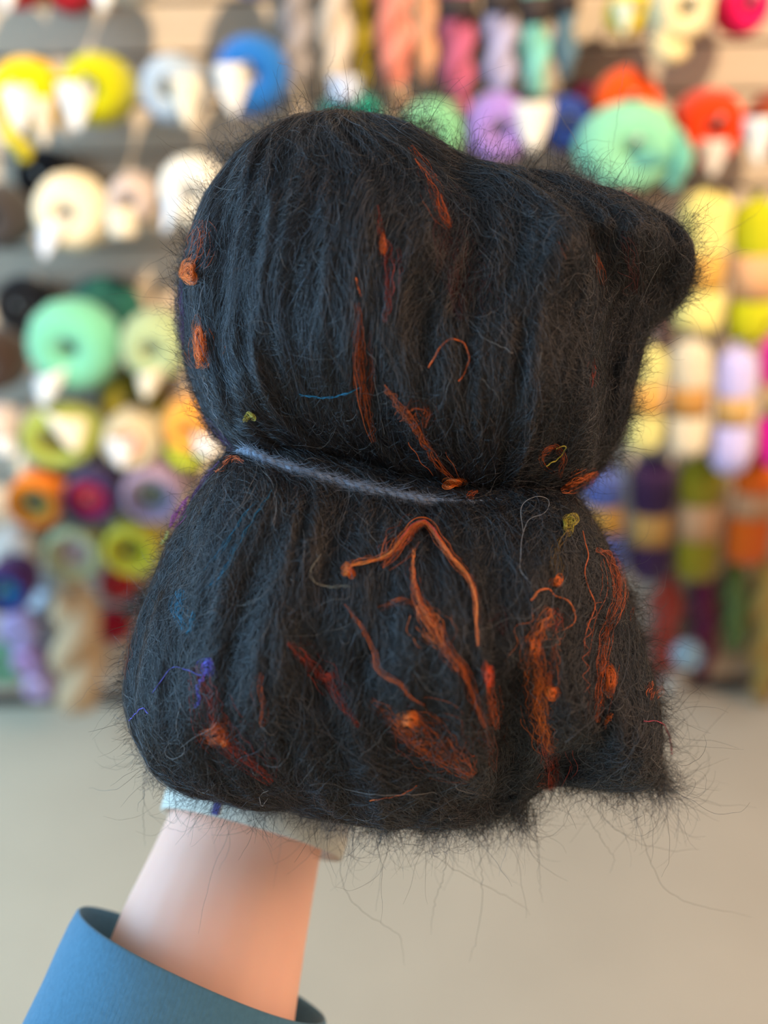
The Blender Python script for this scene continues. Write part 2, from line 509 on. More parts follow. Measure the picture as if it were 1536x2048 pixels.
# --- cakes
yarn_cake(64, 1012, 54, ((240, 128, 20), (214, 180, 70), (104, 116, 88)), (0.66, 0.45), 'orange yarn cake with a grey green middle')
yarn_ball(60, 945, 38, (236, 214, 180), 'small cream yarn ball above the orange cake', off=0.08, length=0.06)
yarn_cake(176, 1004, 52, ((58, 44, 96), (196, 24, 84), (226, 70, 88)), (0.80, 0.5), 'navy rimmed yarn cake with a crimson face')
yarn_ball(158, 950, 42, (132, 152, 178), 'steel blue yarn ball above the crimson cake', off=0.08, length=0.06)
yarn_ball(240, 962, 34, (206, 184, 142), 'tan yarn ball between the crimson and mauve cakes', off=0.08, length=0.06)
yarn_cake(300, 998, 58, ((176, 150, 176), (150, 146, 172), (102, 112, 100)), (0.72, 0.5), 'mauve grey yarn cake beside the batt')
yarn_ball(62, 1078, 42, (74, 40, 110), 'deep purple yarn ball under the orange cake', off=0.08, length=0.06)
yarn_ball(22, 1118, 50, (240, 228, 212), 'creamy white yarn ball below the purple one', off=0.19, length=0.10)
yarn_cake(142, 1114, 56, ((196, 204, 156), (214, 216, 178), (212, 186, 188)), (0.72, 0.56), 'pale green yarn cake with a pinkish middle')
yarn_cake(258, 1108, 54, ((226, 214, 66), (206, 196, 30), (150, 140, 10)), (0.7, 0.42), 'lemon yellow yarn cake with an olive middle')
yarn_cake(6, 1190, 48, ((84, 44, 110), (24, 96, 170), (60, 180, 160)), (0.82, 0.36), 'blue and purple yarn cake with a green middle at left edge', off=0.31)
yarn_ball(228, 1180, 34, (190, 24, 34), 'red yarn ball under the lemon yellow cake', off=0.08, length=0.06)
yarn_ball(282, 1222, 29, (48, 54, 80), 'dark navy yarn ball beside the lower left of the batt', off=0.08, length=0.06)
yarn_ball(222, 1262, 36, (176, 22, 48), 'small crimson yarn ball right of the tall beige hank', off=0.07, length=0.05)
# --- lowest left
hank(88, 1180, 80, 1330, 60, (226, 236, 246), 'bluish white fluffy hank left of the tall beige hank', off=0.05, group='hanks by the floor at the left')
hank(150, 1192, 158, 1415, 112, (226, 192, 148), 'tall tan and cream hank reaching almost to the floor', off=0.16, turns=1.1, group='hanks by the floor at the left')
yarn_ball(32, 1272, 40, (190, 176, 224), 'lavender yarn ball at the lower left', off=0.17, length=0.07)
yarn_ball(50, 1332, 34, (198, 160, 208), 'orchid pink yarn ball under the lavender one', off=0.18, length=0.07)
yarn_ball(72, 1384, 32, (210, 184, 220), 'pale lilac yarn ball lowest at the left', off=0.19, length=0.07)
yarn_ball(2, 1340, 46, (128, 176, 134), 'grass green yarn ball in the lower left by the edge', off=0.08, length=0.06)
# --- right side, paper banded skeins
KR, PE = (206, 150, 72), (226, 170, 120)
banded(1416, 375, 676, 100, (240, 222, 130), 'pale yellow skein with a mustard paper band beside the ear of the batt', 0.42, 0.66, (222, 168, 78), px1=1392)
banded(1518, 395, 694, 100, (196, 192, 18), 'chartreuse skein with a peach paper band', 0.36, 0.66, PE, px1=1498)
banded(1316, 560, 700, 64, (226, 146, 124), 'salmon pink skein in the notch below the ear of the batt', 0.62, 0.9, (196, 150, 130), off=0.05)
banded(1384, 678, 915, 82, (214, 196, 166), 'greige skein with brown paper band left of the lavender one', 0.38, 0.62, (190, 134, 66), px1=1370, off=0.20)
banded(1474, 695, 950, 80, (196, 184, 226), 'lavender skein with a tan paper band', 0.36, 0.58, (200, 156, 92), px1=1458, off=0.20)
banded(1562, 665, 940, 80, (236, 10, 140), 'neon magenta skein with a tan paper band at right edge', 0.36, 0.58, (206, 162, 110), px1=1552, off=0.20)
banded(1296, 690, 905, 80, (206, 196, 122), 'straw yellow skein against the right side of the batt', 0.34, 0.62, (212, 158, 78), px1=1284, off=0.20)
banded(1200, 925, 1150, 80, (92, 108, 176), 'periwinkle blue skein with a gold band at the waist of the batt', 0.36, 0.60, (236, 172, 76), px1=1218)
banded(1308, 912, 1165, 88, (62, 34, 66), 'dark plum skein with a kraft paper band', 0.42, 0.66, (214, 160, 84), px1=1298)
banded(1404, 915, 1165, 88, (150, 134, 22), 'olive skein with a peach paper band', 0.34, 0.62, PE, px1=1390)
banded(1520, 905, 1130, 90, (226, 100, 14), 'pumpkin orange skein with a tan paper band', 0.32, 0.54, (212, 156, 110), px1=1488)
# --- hanks low on the right
LR = 'hanks by the floor at the right'
hank(1336, 1150, 1314, 1372, 66, (160, 58, 40), 'brick red hank hanging beside the lower right of the batt', off=0.06, group=LR)
hank(1404, 1150, 1402, 1352, 62, (96, 22, 52), 'burgundy hank between the brick red and green ones', off=0.06, group=LR)
hank(1470, 1130, 1466, 1300, 56, (98, 118, 58), 'moss green hank with loose plies', off=0.06, group=LR)
hank(1530, 1130, 1524, 1402, 62, (190, 152, 74), 'old gold hank hanging lowest at the right edge', off=0.06, group=LR)
yarn_ball(1382, 1322, 30, (160, 184, 190), 'small pale blue yarn ball beneath the burgundy hank', off=0.20, length=0.05)
yarn_ball(1352, 1385, 26, (196, 182, 160), 'small beige yarn ball on the floor beside the batt', off=0.16, length=0.05)

# ------------------------------------------------------------------ the wool batt
DIST, S = 0.36, 0.0002           # distance of its middle plane, metres per pixel there
BM = Matrix.Translation(CAM + RM @ Vector((0, 0, -DIST))) @ (RM @ Matrix(((1, 0, 0), (0, 0, 1), (0, -1, 0))).transposed()).to_4x4()
# local frame of the held things: x right, y away from the viewer, z up
FWD = RM @ Vector((0, 0, -1)); UPV = RM @ Vector((0, 1, 0)); RT = RM @ Vector((1, 0, 0))
BM = Matrix(((RT.x, FWD.x, UPV.x, 0), (RT.y, FWD.y, UPV.y, 0), (RT.z, FWD.z, UPV.z, 0), (0, 0, 0, 1)))
BM.translation = CAM + FWD * DIST

UP = np.array([(500,945),(455,905),(418,858),(390,800),(370,735),(358,660),(355,590),(363,520),(382,450),(408,392),(445,338),(495,290),(552,252),(620,230),(700,224),(780,238),(848,264),(915,304),(980,328),(1060,340),(1130,350),(1200,374),(1268,400),(1334,430),(1374,464),(1394,510),(1397,545),(1384,580),(1350,608),(1315,645),(1292,690),(1284,740),(1270,795),(1255,845),(1238,895),(1200,945),(1150,985),(1080,1015),(1000,1030),(900,1030),(750,995),(600,965)], float)
LO = np.array([(500,858),(462,890),(424,928),(390,978),(356,1040),(324,1110),(300,1170),(276,1220),(258,1290),(249,1360),(252,1420),(268,1470),(292,1525),(336,1568),(402,1592),(480,1610),(560,1622),(640,1632),(700,1645),(760,1656),(830,1660),(900,1652),(968,1645),(1025,1630),(1060,1602),(1078,1582),(1112,1572),(1160,1574),(1230,1582),(1284,1590),(1316,1555),(1324,1500),(1320,1430),(1310,1360),(1292,1290),(1268,1220),(1243,1150),(1218,1090),(1192,1040),(1160,992),(1120,955),(1000,935),(850,915),(700,880),(600,860)], float)
CTR = np.array([768.0, 1024.0])
SHR = 0.968                      # the rounded front bulges towards the lens, so the mid-plane outline is a little smaller
UP = CTR + (UP - CTR) * SHR
LO = CTR + (LO - CTR) * SHR

def ragged(poly, amp, seed):
    P = np.vstack([poly, poly[:1]])
    s_ = np.concatenate([[0], np.cumsum(np.linalg.norm(np.diff(P, axis=0), axis=1))])
    C = smooth_path(P, 170)[:-1]
    r_ = np.random.default_rng(seed)
    n = len(C); k = np.arange(n)
    T_ = np.roll(C, -1, 0) - np.roll(C, 1, 0); T_ /= np.linalg.norm(T_, axis=1, keepdims=True)
    off = sum(r_.normal() * np.sin(2 * np.pi * k * f_ / n + r_.uniform(0, 6.28)) for f_ in range(9, 48)) / 5.0
    off = off + r_.normal(0, 0.35, n)
    a_ = amp * (1 + 1.6 * (C[:, 1] > 1560) + 0.6 * (C[:, 0] > 1240))
    return C + np.stack([T_[:, 1], -T_[:, 0]], -1) * (off * a_)[:, None]
UP = ragged(UP, 2.4, 1)
LO = ragged(LO, 3.0, 2)

G = 4.0; GX0, GY0 = 100.0, 150.0
GW, GH = 350, 400
gx, gy = np.meshgrid(GX0 + np.arange(GW) * G, GY0 + np.arange(GH) * G)

def poly_dist(poly, x, y):
    x = x.ravel(); y = y.ravel()
    best = np.full(x.shape, 1e9); inside = np.zeros(x.shape, bool)
    n = len(poly)
    for i in range(n):
        x0, y0 = poly[i]; x1, y1 = poly[(i + 1) % n]
        dx, dy = x1 - x0, y1 - y0
        t = np.clip(((x - x0) * dx + (y - y0) * dy) / (dx * dx + dy * dy), 0, 1)
        best = np.minimum(best, (x - x0 - t * dx) ** 2 + (y - y0 - t * dy) ** 2)
        c = ((y0 > y) != (y1 > y)) & (x < dx * (y - y0) / (dy if abs(dy) > 1e-9 else 1e-9) + x0)
        inside ^= c
    d = np.sqrt(best)
    return np.where(inside, d, -d)

def blur(a, r, it=3):
    for _ in range(it):
        for ax in (0, 1):
            p = np.pad(a, [(r + 1, r) if k == ax else (0, 0) for k in (0, 1)], mode='edge')
            c = np.cumsum(p, axis=ax)
            n = a.shape[ax]
            a = (np.take(c, range(2 * r + 1, 2 * r + 1 + n), ax) - np.take(c, range(0, n), ax)) / (2 * r + 1)
    return a

def lattice(seed, n=256):
    return np.random.default_rng(seed).random((n, n)) * 2 - 1
LAT = {}
def vnoise(x, y, seed=0):
    if seed not in LAT: LAT[seed] = lattice(seed)
    L_ = LAT[seed]; n = 256
    xi = np.floor(x).astype(int); yi = np.floor(y).astype(int)
    fx = x - xi; fy = y - yi
    fx = fx * fx * (3 - 2 * fx); fy = fy * fy * (3 - 2 * fy)
    g = lambda a, b_: L_[a % n, b_ % n]
    return (g(xi, yi) * (1 - fx) + g(xi + 1, yi) * fx) * (1 - fy) + (g(xi, yi + 1) * (1 - fx) + g(xi + 1, yi + 1) * fx) * fy

def look(grid, x, y):
    u = np.clip((x - GX0) / G, 0, GW - 1.001); v = np.clip((y - GY0) / G, 0, GH - 1.001)
    i = u.astype(int); j = v.astype(int); fu = u - i; fv = v - j
    return (grid[j, i] * (1 - fu) + grid[j, i + 1] * fu) * (1 - fv) + (grid[j + 1, i] * (1 - fu) + grid[j + 1, i + 1] * fu) * fv

def line_dist(pts, x, y):
    best = np.full(x.shape, 1e9)
    P = np.asarray(pts, float)
    for i in range(len(P) - 1):
        d = P[i + 1] - P[i]
        t = np.clip(((x - P[i, 0]) * d[0] + (y - P[i, 1]) * d[1]) / (d @ d), 0, 1)
        best = np.minimum(best, np.hypot(x - P[i, 0] - t * d[0], y - P[i, 1] - t * d[1]))
    return best

def outline_x(poly, smooth=9):
    """left and right outline as functions of the image row"""
    ys = GY0 + np.arange(GH) * G
    L_ = np.full(GH, np.nan); R_ = np.full(GH, np.nan)
    n = len(poly)
    for i in range(n):
        (x0, y0), (x1, y1) = poly[i], poly[(i + 1) % n]
        if abs(y1 - y0) < 1e-6: continue
        t = (ys - y0) / (y1 - y0); ok = (t >= 0) & (t <= 1); x = x0 + t * (x1 - x0)
        L_ = np.where(ok, np.fmin(L_, x), L_); R_ = np.where(ok, np.fmax(R_, x), R_)
    idx = np.arange(GH); ok = ~np.isnan(L_)
    L_ = np.interp(idx, idx[ok], L_[ok]); R_ = np.interp(idx, idx[ok], R_[ok])
    k = np.ones(2 * smooth + 1) / (2 * smooth + 1)
    sm = lambda a: np.convolve(np.pad(a, smooth, mode='edge'), k, 'valid')
    return sm(sm(L_)), sm(sm(R_))

class Lobe: pass
def make_lobe(poly, depth, R, folds, steps, seed, nu, sm):
    L_ = Lobe(); L_.poly = poly
    d = poly_dist(poly, gx, gy).reshape(gx.shape)
    L_.d = d
    q = 1 - np.clip(d / R, 0, 1)
    a = np.where(d > 0, 1 - q * q, d / R * 2)
    a = np.where(d > 0, blur(a, 6), a)
    h = depth * np.sqrt(np.clip(a, 0, 1))
    xl, xr = outline_x(poly, sm)
    u = (gx - xl[:, None]) / (xr - xl)[:, None]
    L_.u = u
    # slope of the meridians
    dxl = np.gradient(xl, G); dxr = np.gradient(xr, G)
    sx_ = dxl[:, None] * (1 - u) + dxr[:, None] * u
    L_.fx = np.clip(sx_, -2.2, 2.2); L_.fy = np.ones_like(sx_)
    edge = np.clip(d / 60, 0, 1)
    det = 0.0022 * vnoise(u * nu, gy / 190, seed) + 0.0014 * vnoise(u * nu * 2.3, gy / 130, seed + 1) + 0.003 * vnoise(gx / 120, gy / 140, seed + 2)
    for pts, dep, w in folds:
        det = det - dep * np.exp(-(line_dist(pts, gx, gy) / w) ** 2)
    for fn in steps:
        det = det + fn(gx, gy)
    h = np.clip(h + det * edge, 0, None) * (d > 0)
    L_.h = h
    return L_

def sstep(a, b_, x):
    t = np.clip((x - a) / (b_ - a), 0, 1); return t * t * (3 - 2 * t)

up_folds = [([(930, 320), (915, 430), (905, 560), (915, 660)], 0.006, 46),
            ([(1150, 560), (1165, 680), (1160, 800), (1175, 930)], 0.007, 26),
            ([(1060, 420), (1120, 520), (1150, 620)], 0.004, 30),
            ([(560, 380), (490, 560), (470, 720), (500, 860)], 0.0025, 16),
            ([(640, 330), (560, 520), (520, 760)], 0.002, 14),
            ([(430, 380), (395, 560), (410, 740), (470, 860)], 0.002, 12),
            ([(1240, 420), (1290, 500), (1280, 620)], 0.005, 26)]
lo_folds = [([(985, 1320), (985, 1440), (985, 1560), (985, 1640)], 0.011, 44),
            ([(1085, 1470), (1075, 1560), (1070, 1600)], 0.012, 40),
            ([(410, 1080), (345, 1200), (318, 1330), (320, 1480)], 0.005, 16),
            ([(700, 1010), (640, 1180), (660, 1320)], 0.003, 30),
            ([(740, 1270), (770, 1380), (860, 1500), (960, 1580)], 0.004, 30),
            ([(1150, 1240), (1140, 1380), (1120, 1500)], 0.005, 28)]
up_steps = [lambda x, y: -0.012 * sstep(1150, 1200, x) * sstep(520, 640, y)]
lo_steps = [lambda x, y: 0.006 * np.exp(-((x - 800) / 260) ** 2 - ((y - 1280) / 200) ** 2)]
LU = make_lobe(UP, 0.062, 330.0, up_folds, up_steps, 31, 22, 16)
LL = make_lobe(LO, 0.066, 320.0, lo_folds, lo_steps, 51, 20, 9)
# lower lobe: strands gather towards the tuck at the bottom
tx, ty = 985 - gx, 1600 - gy
tl = np.hypot(tx, ty) + 1e-6
wgt = sstep(1230, 1480, gy) * np.exp(-((gx - 960) / 230) ** 2) * 0.9
LL.fx = LL.fx * (1 - wgt) + wgt * 1.2 * tx / tl; LL.fy = LL.fy * (1 - wgt) + wgt * 1.2 * np.abs(ty) / tl
# upper lobe, right half: strands sweep down to the right and swirl
wgt = sstep(880, 1000, gx) * (1 - sstep(640, 900, gy))
LU.fx = LU.fx * (1 - wgt) + wgt * 0.55
# left half: bulge outwards from the pole
wgt = 1 - sstep(760, 900, gx)
LU.fx = LU.fx - wgt * 0.30 * (1 - sstep(480, 700, gy))

def SURF(x, y):
    return np.maximum(look(LU.h, x, y), look(LL.h, x, y))

def core_mesh(name, L_, parent, mat, back):
    P = L_.poly
    n = 220
    pts = np.vstack([P, P[:1]])
    s = np.concatenate([[0], np.cumsum(np.linalg.norm(np.diff(pts, axis=0), axis=1))])
    uu = np.linspace(0, s[-1], n, endpoint=False)
    bx = np.interp(uu, s, pts[:, 0]); by = np.interp(uu, s, pts[:, 1])
    c = np.array([bx.mean(), by.mean()])
    rings = 46
    v, f = [], []
    def emit(side):
        base = len(v)
        for r in range(rings):
            t = (r / rings)
            k = math.cos(t * math.pi / 2)          # 1 at the outline .. 0 in the middle
            x = c[0] + (bx - c[0]) * k; y = c[1] + (by - c[1]) * k
            h = look(L_.h, x, y) if r else np.zeros(n)
            h = np.clip(h - 0.0012, 0, None)
            yy = -h if side == 0 else h * back
            for i in range(n):
                v.append(((x[i] - 768) * S, yy[i], (1024 - y[i]) * S))
        hc = float(look(L_.h, c[:1], c[1:])[0]) - 0.0012
        v.append(((c[0] - 768) * S, -hc if side == 0 else hc * back, (1024 - c[1]) * S))
        for r in range(rings - 1):
            for i in range(n):
                j = (i + 1) % n
                q = (base + r * n + i, base + r * n + j, base + (r + 1) * n + j, base + (r + 1) * n + i)
                f.append(q if side == 1 else q[::-1])
        top = base + rings * n
        for i in range(n):
            j = (i + 1) % n
            q = (base + (rings - 1) * n + i, base + (rings - 1) * n + j, top)
            f.append(q if side == 1 else q[::-1])
        return base
    a = emit(0); b_ = emit(1)
    # share the outline ring
    f = [tuple((i - b_) if b_ <= i < b_ + n else i for i in q) for q in f]
    o = mesh_obj(name, v, f, mat, parent)
    return o

M_core, nt, b = new_mat('wool_core', (0.006, 0.006, 0.007, 1), 0.95, 0.05)
vary(nt, b, (0.006, 0.006, 0.007, 1), 220, 0.5, stretch=(3, 3, 0.6), bump=0.6, bump_dist=0.002)

def fibre_mat(name, rough, spec):
    m, nt, b = new_mat(name, (0.02, 0.02, 0.02, 1), rough, spec)
    at = nt.nodes.new('ShaderNodeAttribute'); at.attribute_name = 'fibre_colour'
    nt.links.new(at.outputs['Color'], b.inputs['Base Color'])
    return m
M_fibre = fibre_mat('wool_fibre', 0.36, 0.75)
M_silk = fibre_mat('silk_fibre', 0.45, 0.4)

def curves_obj(name, pts, rad, col, mat, parent):
    """pts (N, K, 3) metres local, rad (N,) or (N, K), col (N, 3)"""
    N, K, _ = pts.shape
    hc = bpy.data.hair_curves.new(name)
    hc.add_curves([K] * N)
    hc.position_data.foreach_set('vector', np.ascontiguousarray(pts, np.float32).ravel())
    if rad.ndim == 1:
        t = np.linspace(0, 1, K)
        rad = rad[:, None] * (1 - 0.6 * t ** 3)[None]
    ra = hc.attributes.get('radius') or hc.attributes.new('radius', 'FLOAT', 'POINT')
    ra.data.foreach_set('value', np.ascontiguousarray(rad, np.float32).ravel())
    ca = hc.attributes.new('fibre_colour', 'FLOAT_COLOR', 'CURVE')
    c4 = np.ones((N, 4), np.float32); c4[:, :3] = col
    ca.data.foreach_set('color', c4.ravel())
    hc.materials.append(mat)
    o = bpy.data.objects.new(name, hc)
    COL.objects.link(o)
    o.parent = parent
    return o

def trace(L_, x, y, K, length, jit, curl, rngl):
    """follow the lobe's strand field from the roots; returns pixel coordinates (N, K)"""
    N = len(x)
    X = np.zeros((N, K)); Y = np.zeros((N, K))
    ang = rngl.normal(0, 1, N) * jit
    sgn = np.where(rngl.random(N) < 0.5, 1, -1.0)
    step = (length / (K - 1))
    for k in range(K):
        X[:, k] = x; Y[:, k] = y
        fx = look(L_.fx, x, y); fy = look(L_.fy, x, y)
        th = np.arctan2(fy, fx) + 0.35 * vnoise(x / 70, y / 110, 91) + 0.25 * vnoise(x / 30, y / 60, 92)
        ang = ang + rngl.normal(0, 1, N) * curl
        th = th + ang
        x = x + np.cos(th) * step * sgn; y = y + np.sin(th) * step * sgn
    return X, Y

def wool_colours(n, rngl, light=0.0, x=None, y=None):
    base = np.array([0.0145, 0.0145, 0.0155]) * np.ones((n, 1))
    if x is not None:            # patches of navy and brown-black fibre; bluing towards the left paints in cool daylight
        p = np.clip(0.55 * vnoise(x / 210, y / 330, 71) + 0.35 * vnoise(x / 60, y / 200, 72) + 0.25 + 0.55 * (700 - x) / 500, 0, 1)[:, None]
        base = base * (1 - p) + np.array([0.012, 0.0205, 0.033]) * p
    c = base * rngl.gamma(1.3, 0.77, (n, 1))
    m = rngl.random(n)
    c[m < 0.10] = np.array([0.030, 0.016, 0.012]) * rngl.uniform(0.6, 1.4, ((m < 0.10).sum(), 1))
    c[m > 0.93] = np.array([0.045, 0.050, 0.058]) * rngl.uniform(0.6, 1.6, ((m > 0.93).sum(), 1))
    if light:
        k = rngl.random(n) < light
        c[k] = np.array([0.16, 0.15, 0.14]) * rngl.uniform(0.5, 1.6, (k.sum(), 1))
    return c

def fibres(L_, n, parent, name, K=18, seed=0, other=None, back=0.7):
    r = np.random.default_rng(seed)
    lo = L_.poly.min(0); hi = L_.poly.max(0)
    xs, ys = [], []
    cnt = 0
    while cnt < n:
        x = r.uniform(lo[0], hi[0], n); y = r.uniform(lo[1], hi[1], n)
        d = look(L_.d, x, y)
        ok = (d > 1.5) & (r.random(n) < 0.45 + 0.55 * np.exp(-d / 60))
        if other is not None:                      # leave out what lies under the other lobe
            ok &= look(other.h, x, y) < look(L_.h, x, y) + 0.006
        xs.append(x[ok]); ys.append(y[ok]); cnt += ok.sum()
    x = np.concatenate(xs)[:n]; y = np.concatenate(ys)[:n]
    length = r.gamma(2.6, 52, n).clip(40, 420)
    tangle = sstep(780, 1050, x) * 0.55 + (0.32 if L_ is LL else 0.0) * np.ones(n)
    jit = (0.16 + 0.75 * tangle) * r.gamma(1.5, 0.5, n)
    curl = (0.07 + 0.20 * tangle) * r.uniform(0.4, 1.7, n)
    X, Y = trace(L_, x, y, K, length, jit, curl, r)
    # strands that leave the outline stop there instead of reaching past it
    D = look(L_.d, X, Y)
    gone = np.maximum.accumulate(D < -r.gamma(1.5, 6.0, (n, 1)), axis=1)
    first = np.where(gone.any(1), gone.argmax(1), K).clip(2, K)
    tt = np.linspace(0, 1, K)[None] * (first[:, None] - 1)
    i0 = np.floor(tt).astype(int).clip(0, K - 2); fr_ = tt - i0
    rows = np.arange(n)[:, None]
    X = X[rows, i0] * (1 - fr_) + X[rows, i0 + 1] * fr_
    Y = Y[rows, i0] * (1 - fr_) + Y[rows, i0 + 1] * fr_
    # crimp
    t = np.linspace(0, 1, K)[None]
    ph = r.uniform(0, 6.28, (n, 1)); fr = (length / 1.0)[:, None] / r.uniform(26, 80, (n, 1)); am = r.gamma(1.6, 0.9, (n, 1)) * (0.6 + tangle[:, None])
    am = np.minimum(am, length[:, None] * 0.04)
    X = X + am * np.sin(ph + fr * 6.28 * t)
    H = look(L_.h, X, Y)
    side = r.random(n) < 0.14
    H = np.where(side[:, None], -back * H, H)
    lift = r.gamma(1.5, 0.0007, (n, 1)) + 0.0006 * np.sin(ph * 1.7 + fr * 2.1 * t) - 0.0006
    sgn = np.where(side[:, None], -1.0, 1.0)
    Yd = -(H + sgn * lift)
    pts = np.stack([(X - 768) * S, Yd, (1024 - Y) * S], -1)
    rad = r.uniform(0.000035, 0.00008, n)
    return curves_obj(name, pts, rad, wool_colours(n, r, 0.012, x, y), M_fibre, parent)

batt = empty('wool_batt', (0, 0, 0), 'fluffy black wool batt tied at the waist, streaked with orange silk, held up in front', 'wool batt')
batt.matrix_world = BM
core_mesh('upper_core', LU, batt, M_core, 0.7)
core_mesh('lower_core', LL, batt, M_core, 0.62)
NF = 1.0
tag(fibres(LU, int(85000 * NF), batt, 'upper_fibres', seed=3, other=LL), kind='stuff')
tag(fibres(LL, int(88000 * NF), batt, 'lower_fibres', seed=4, other=LU, back=0.62), kind='stuff')

# --- flyaway fibres around the outline and over the face
def flyaways(n_edge, n_face, parent):
    r = np.random.default_rng(9)
    K = 12
    segs = []
    for L_, oth in ((LU, LL), (LL, LU)):
        P = np.vstack([L_.poly, L_.poly[:1]])
        l = np.linalg.norm(np.diff(P, axis=0), axis=1)
        k = r.choice(len(l), int(n_edge), p=l / l.sum())
        t = r.random(int(n_edge))[:, None]
        q = P[k] * (1 - t) + P[k + 1] * t
        d = P[k + 1] - P[k]
        nrm = np.stack([d[:, 1], -d[:, 0]], -1); nrm /= np.linalg.norm(nrm, axis=1, keepdims=True)
        out = look(L_.d, *(q + nrm * 8).T) > 0
        nrm[out] *= -1
        ok = look(oth.d, *q.T) < 0
        segs.append((q[ok], nrm[ok]))
    q = np.vstack([s_[0] for s_ in segs]); nrm = np.vstack([s_[1] for s_ in segs])
    n = len(q)
    inset = r.uniform(0, 26, (n, 1))
    x, y = (q - nrm * inset).T
    bottom = sstep(1480, 1600, y)
    right = sstep(1180, 1300, x) * sstep(1100, 1300, y)
    length = inset[:, 0] * 0.8 + r.gamma(1.3, 10 + 10 * bottom + 12 * right + 6 * (y < 420), n)
    longs = r.random(n) < 0.002 + 0.006 * bottom
    length = np.where(longs, r.uniform(90, 230, n), length)
    th = np.arctan2(nrm[:, 1], nrm[:, 0]) + r.normal(0, 1.0, n)
    th = np.where(longs & (bottom > 0.5), np.pi / 2 + r.normal(0, 0.5, n), th)
    curl = r.normal(0, 0.24, n)
    X = np.zeros((n, K)); Y = np.zeros((n, K)); Dp = np.zeros((n, K))
    dep = r.normal(0, 0.010, n); dd = r.normal(0, 0.0012, n)
    sl = length / (K - 1)
    for k in range(K):
        X[:, k] = x; Y[:, k] = y; Dp[:, k] = dep
        th = th + curl * np.where(longs, 0.4, 1) + r.normal(0, 0.24, n) * np.where(longs, 0.6, 1)
        x = x + np.cos(th) * sl; y = y + np.sin(th) * sl; dep = dep + dd
    pts = np.stack([(X - 768) * S, Dp, (1024 - Y) * S], -1)
    rad = r.uniform(0.000028, 0.00006, n)
    tag(curves_obj('edge_fibres', pts, rad, wool_colours(n, r, 0.03), M_fibre, parent), kind='stuff')
    # loose curls on the face
    n = n_face
    x = r.uniform(280, 1360, n * 3); y = r.uniform(240, 1640, n * 3)
    ok = SURF(x, y) > 0.02
    x, y = x[ok][:n], y[ok][:n]; n = len(x)
    length = r.gamma(2.0, 26, n); th = np.pi / 2 + r.normal(0, 0.9, n); curl = r.normal(0, 0.18, n)
    X = np.zeros((n, K)); Y = np.zeros((n, K))
    sl = length / (K - 1)
    for k in range(K):
        X[:, k] = x; Y[:, k] = y
        th = th + curl + r.normal(0, 0.25, n)
        x = x + np.cos(th) * sl; y = y + np.sin(th) * sl
    H = SURF(X, Y)
    t = np.linspace(0, 1, K)[None]
    H = np.maximum(H, H.max(1, keepdims=True) * 0.55) + 0.0012 + r.gamma(1.4, 0.0011, (n, 1)) * np.sin(t * 3.14) 
    pts = np.stack([(X - 768) * S, -H, (1024 - Y) * S], -1)
    tag(curves_obj('loose_fibres', pts, r.uniform(0.00003, 0.000055, n), wool_colours(n, r, 0.07), M_fibre, parent), kind='stuff')
flyaways(20000, 16000, batt)

# --- wisps: small locks that leave the edge together
def wisps(specs, parent):
    r = np.random.default_rng(21)
    K = 14
    allp, allr = [], []
    for (x0, y0, ang, ln, spread, n) in specs:
        x0 = 768 + (x0 - 768) * SHR; y0 = 1024 + (y0 - 1024) * SHR
        bend = r.normal(0, 0.12)
        x = x0 + r.normal(0, spread, n); y = y0 + r.normal(0, spread * 0.4, n) - 14
        th = math.radians(ang) + r.normal(0, 0.22, n)
        sl = ln * r.gamma(3, 0.33, n) / (K - 1)
        dep = r.normal(0, 0.008, n) - 0.004
        cv = r.normal(0, 0.13, n) + bend
        X = np.zeros((n, K)); Y = np.zeros((n, K))
        for k in range(K):
            X[:, k] = x; Y[:, k] = y
            th = th + cv + r.normal(0, 0.2, n)
            x = x + np.cos(th) * sl; y = y + np.sin(th) * sl
        allp.append(np.stack([(X - 768) * S, np.repeat(dep[:, None], K, 1), (1024 - Y) * S], -1))
        allr.append(r.uniform(0.00003, 0.00006, n))
    P = np.concatenate(allp); R_ = np.concatenate(allr)
    tag(curves_obj('edge_wisps', P, R_, wool_colours(len(P), r, 0.02), M_fibre, parent), kind='stuff')
specs = []
r_ = random.Random(4)
for x in range(640, 1070, 14):
    specs.append((x, 1640 + 18 * math.sin((x - 640) / 430 * 3.14), r_.gauss(95, 26), r_.uniform(26, 62), 9, r_.randint(50, 130)))
for x in range(1075, 1300, 16):
    specs.append((x, 1584, r_.gauss(80, 30), r_.uniform(18, 44), 8, r_.randint(40, 90)))
for y in range(1180, 1600, 22):
    specs.append((1262 + 62 * min(1, (y - 1180) / 330), y, r_.gauss(35, 25), r_.uniform(16, 44), 7, r_.randint(30, 70)))
for k in range(7):
    specs.append((1318, 1560 + 6 * k, r_.gauss(60, 25), r_.uniform(40, 80), 8, 60))
for x in range(300, 640, 20):
    specs.append((x, 1560 + (x - 300) * 0.16 + 12, r_.gauss(100, 25), r_.uniform(12, 26), 8, 40))
for x in range(420, 900, 18):
    specs.append((x, 236 + abs(x - 700) ** 1.6 / 90, r_.gauss(-85, 40), r_.uniform(10, 30), 9, 50))
for x, y in ((770, 236), (800, 244), (830, 252), (1120, 350), (1150, 358), (1170, 364), (1190, 372), (1060, 342), (1000, 332), (940, 315)):
    specs.append((x, y, r_.gauss(-75, 35), r_.uniform(24, 60), 10, 50))
for y in range(620, 960, 18):
    specs.append((1310 - (y - 620) * 0.28, y, r_.gauss(20, 40), r_.uniform(14, 36), 7, 46))
for y in range(440, 620, 20):
    specs.append((1385, y, r_.gauss(20, 45), r_.uniform(12, 28), 7, 40))
wisps(specs, batt)
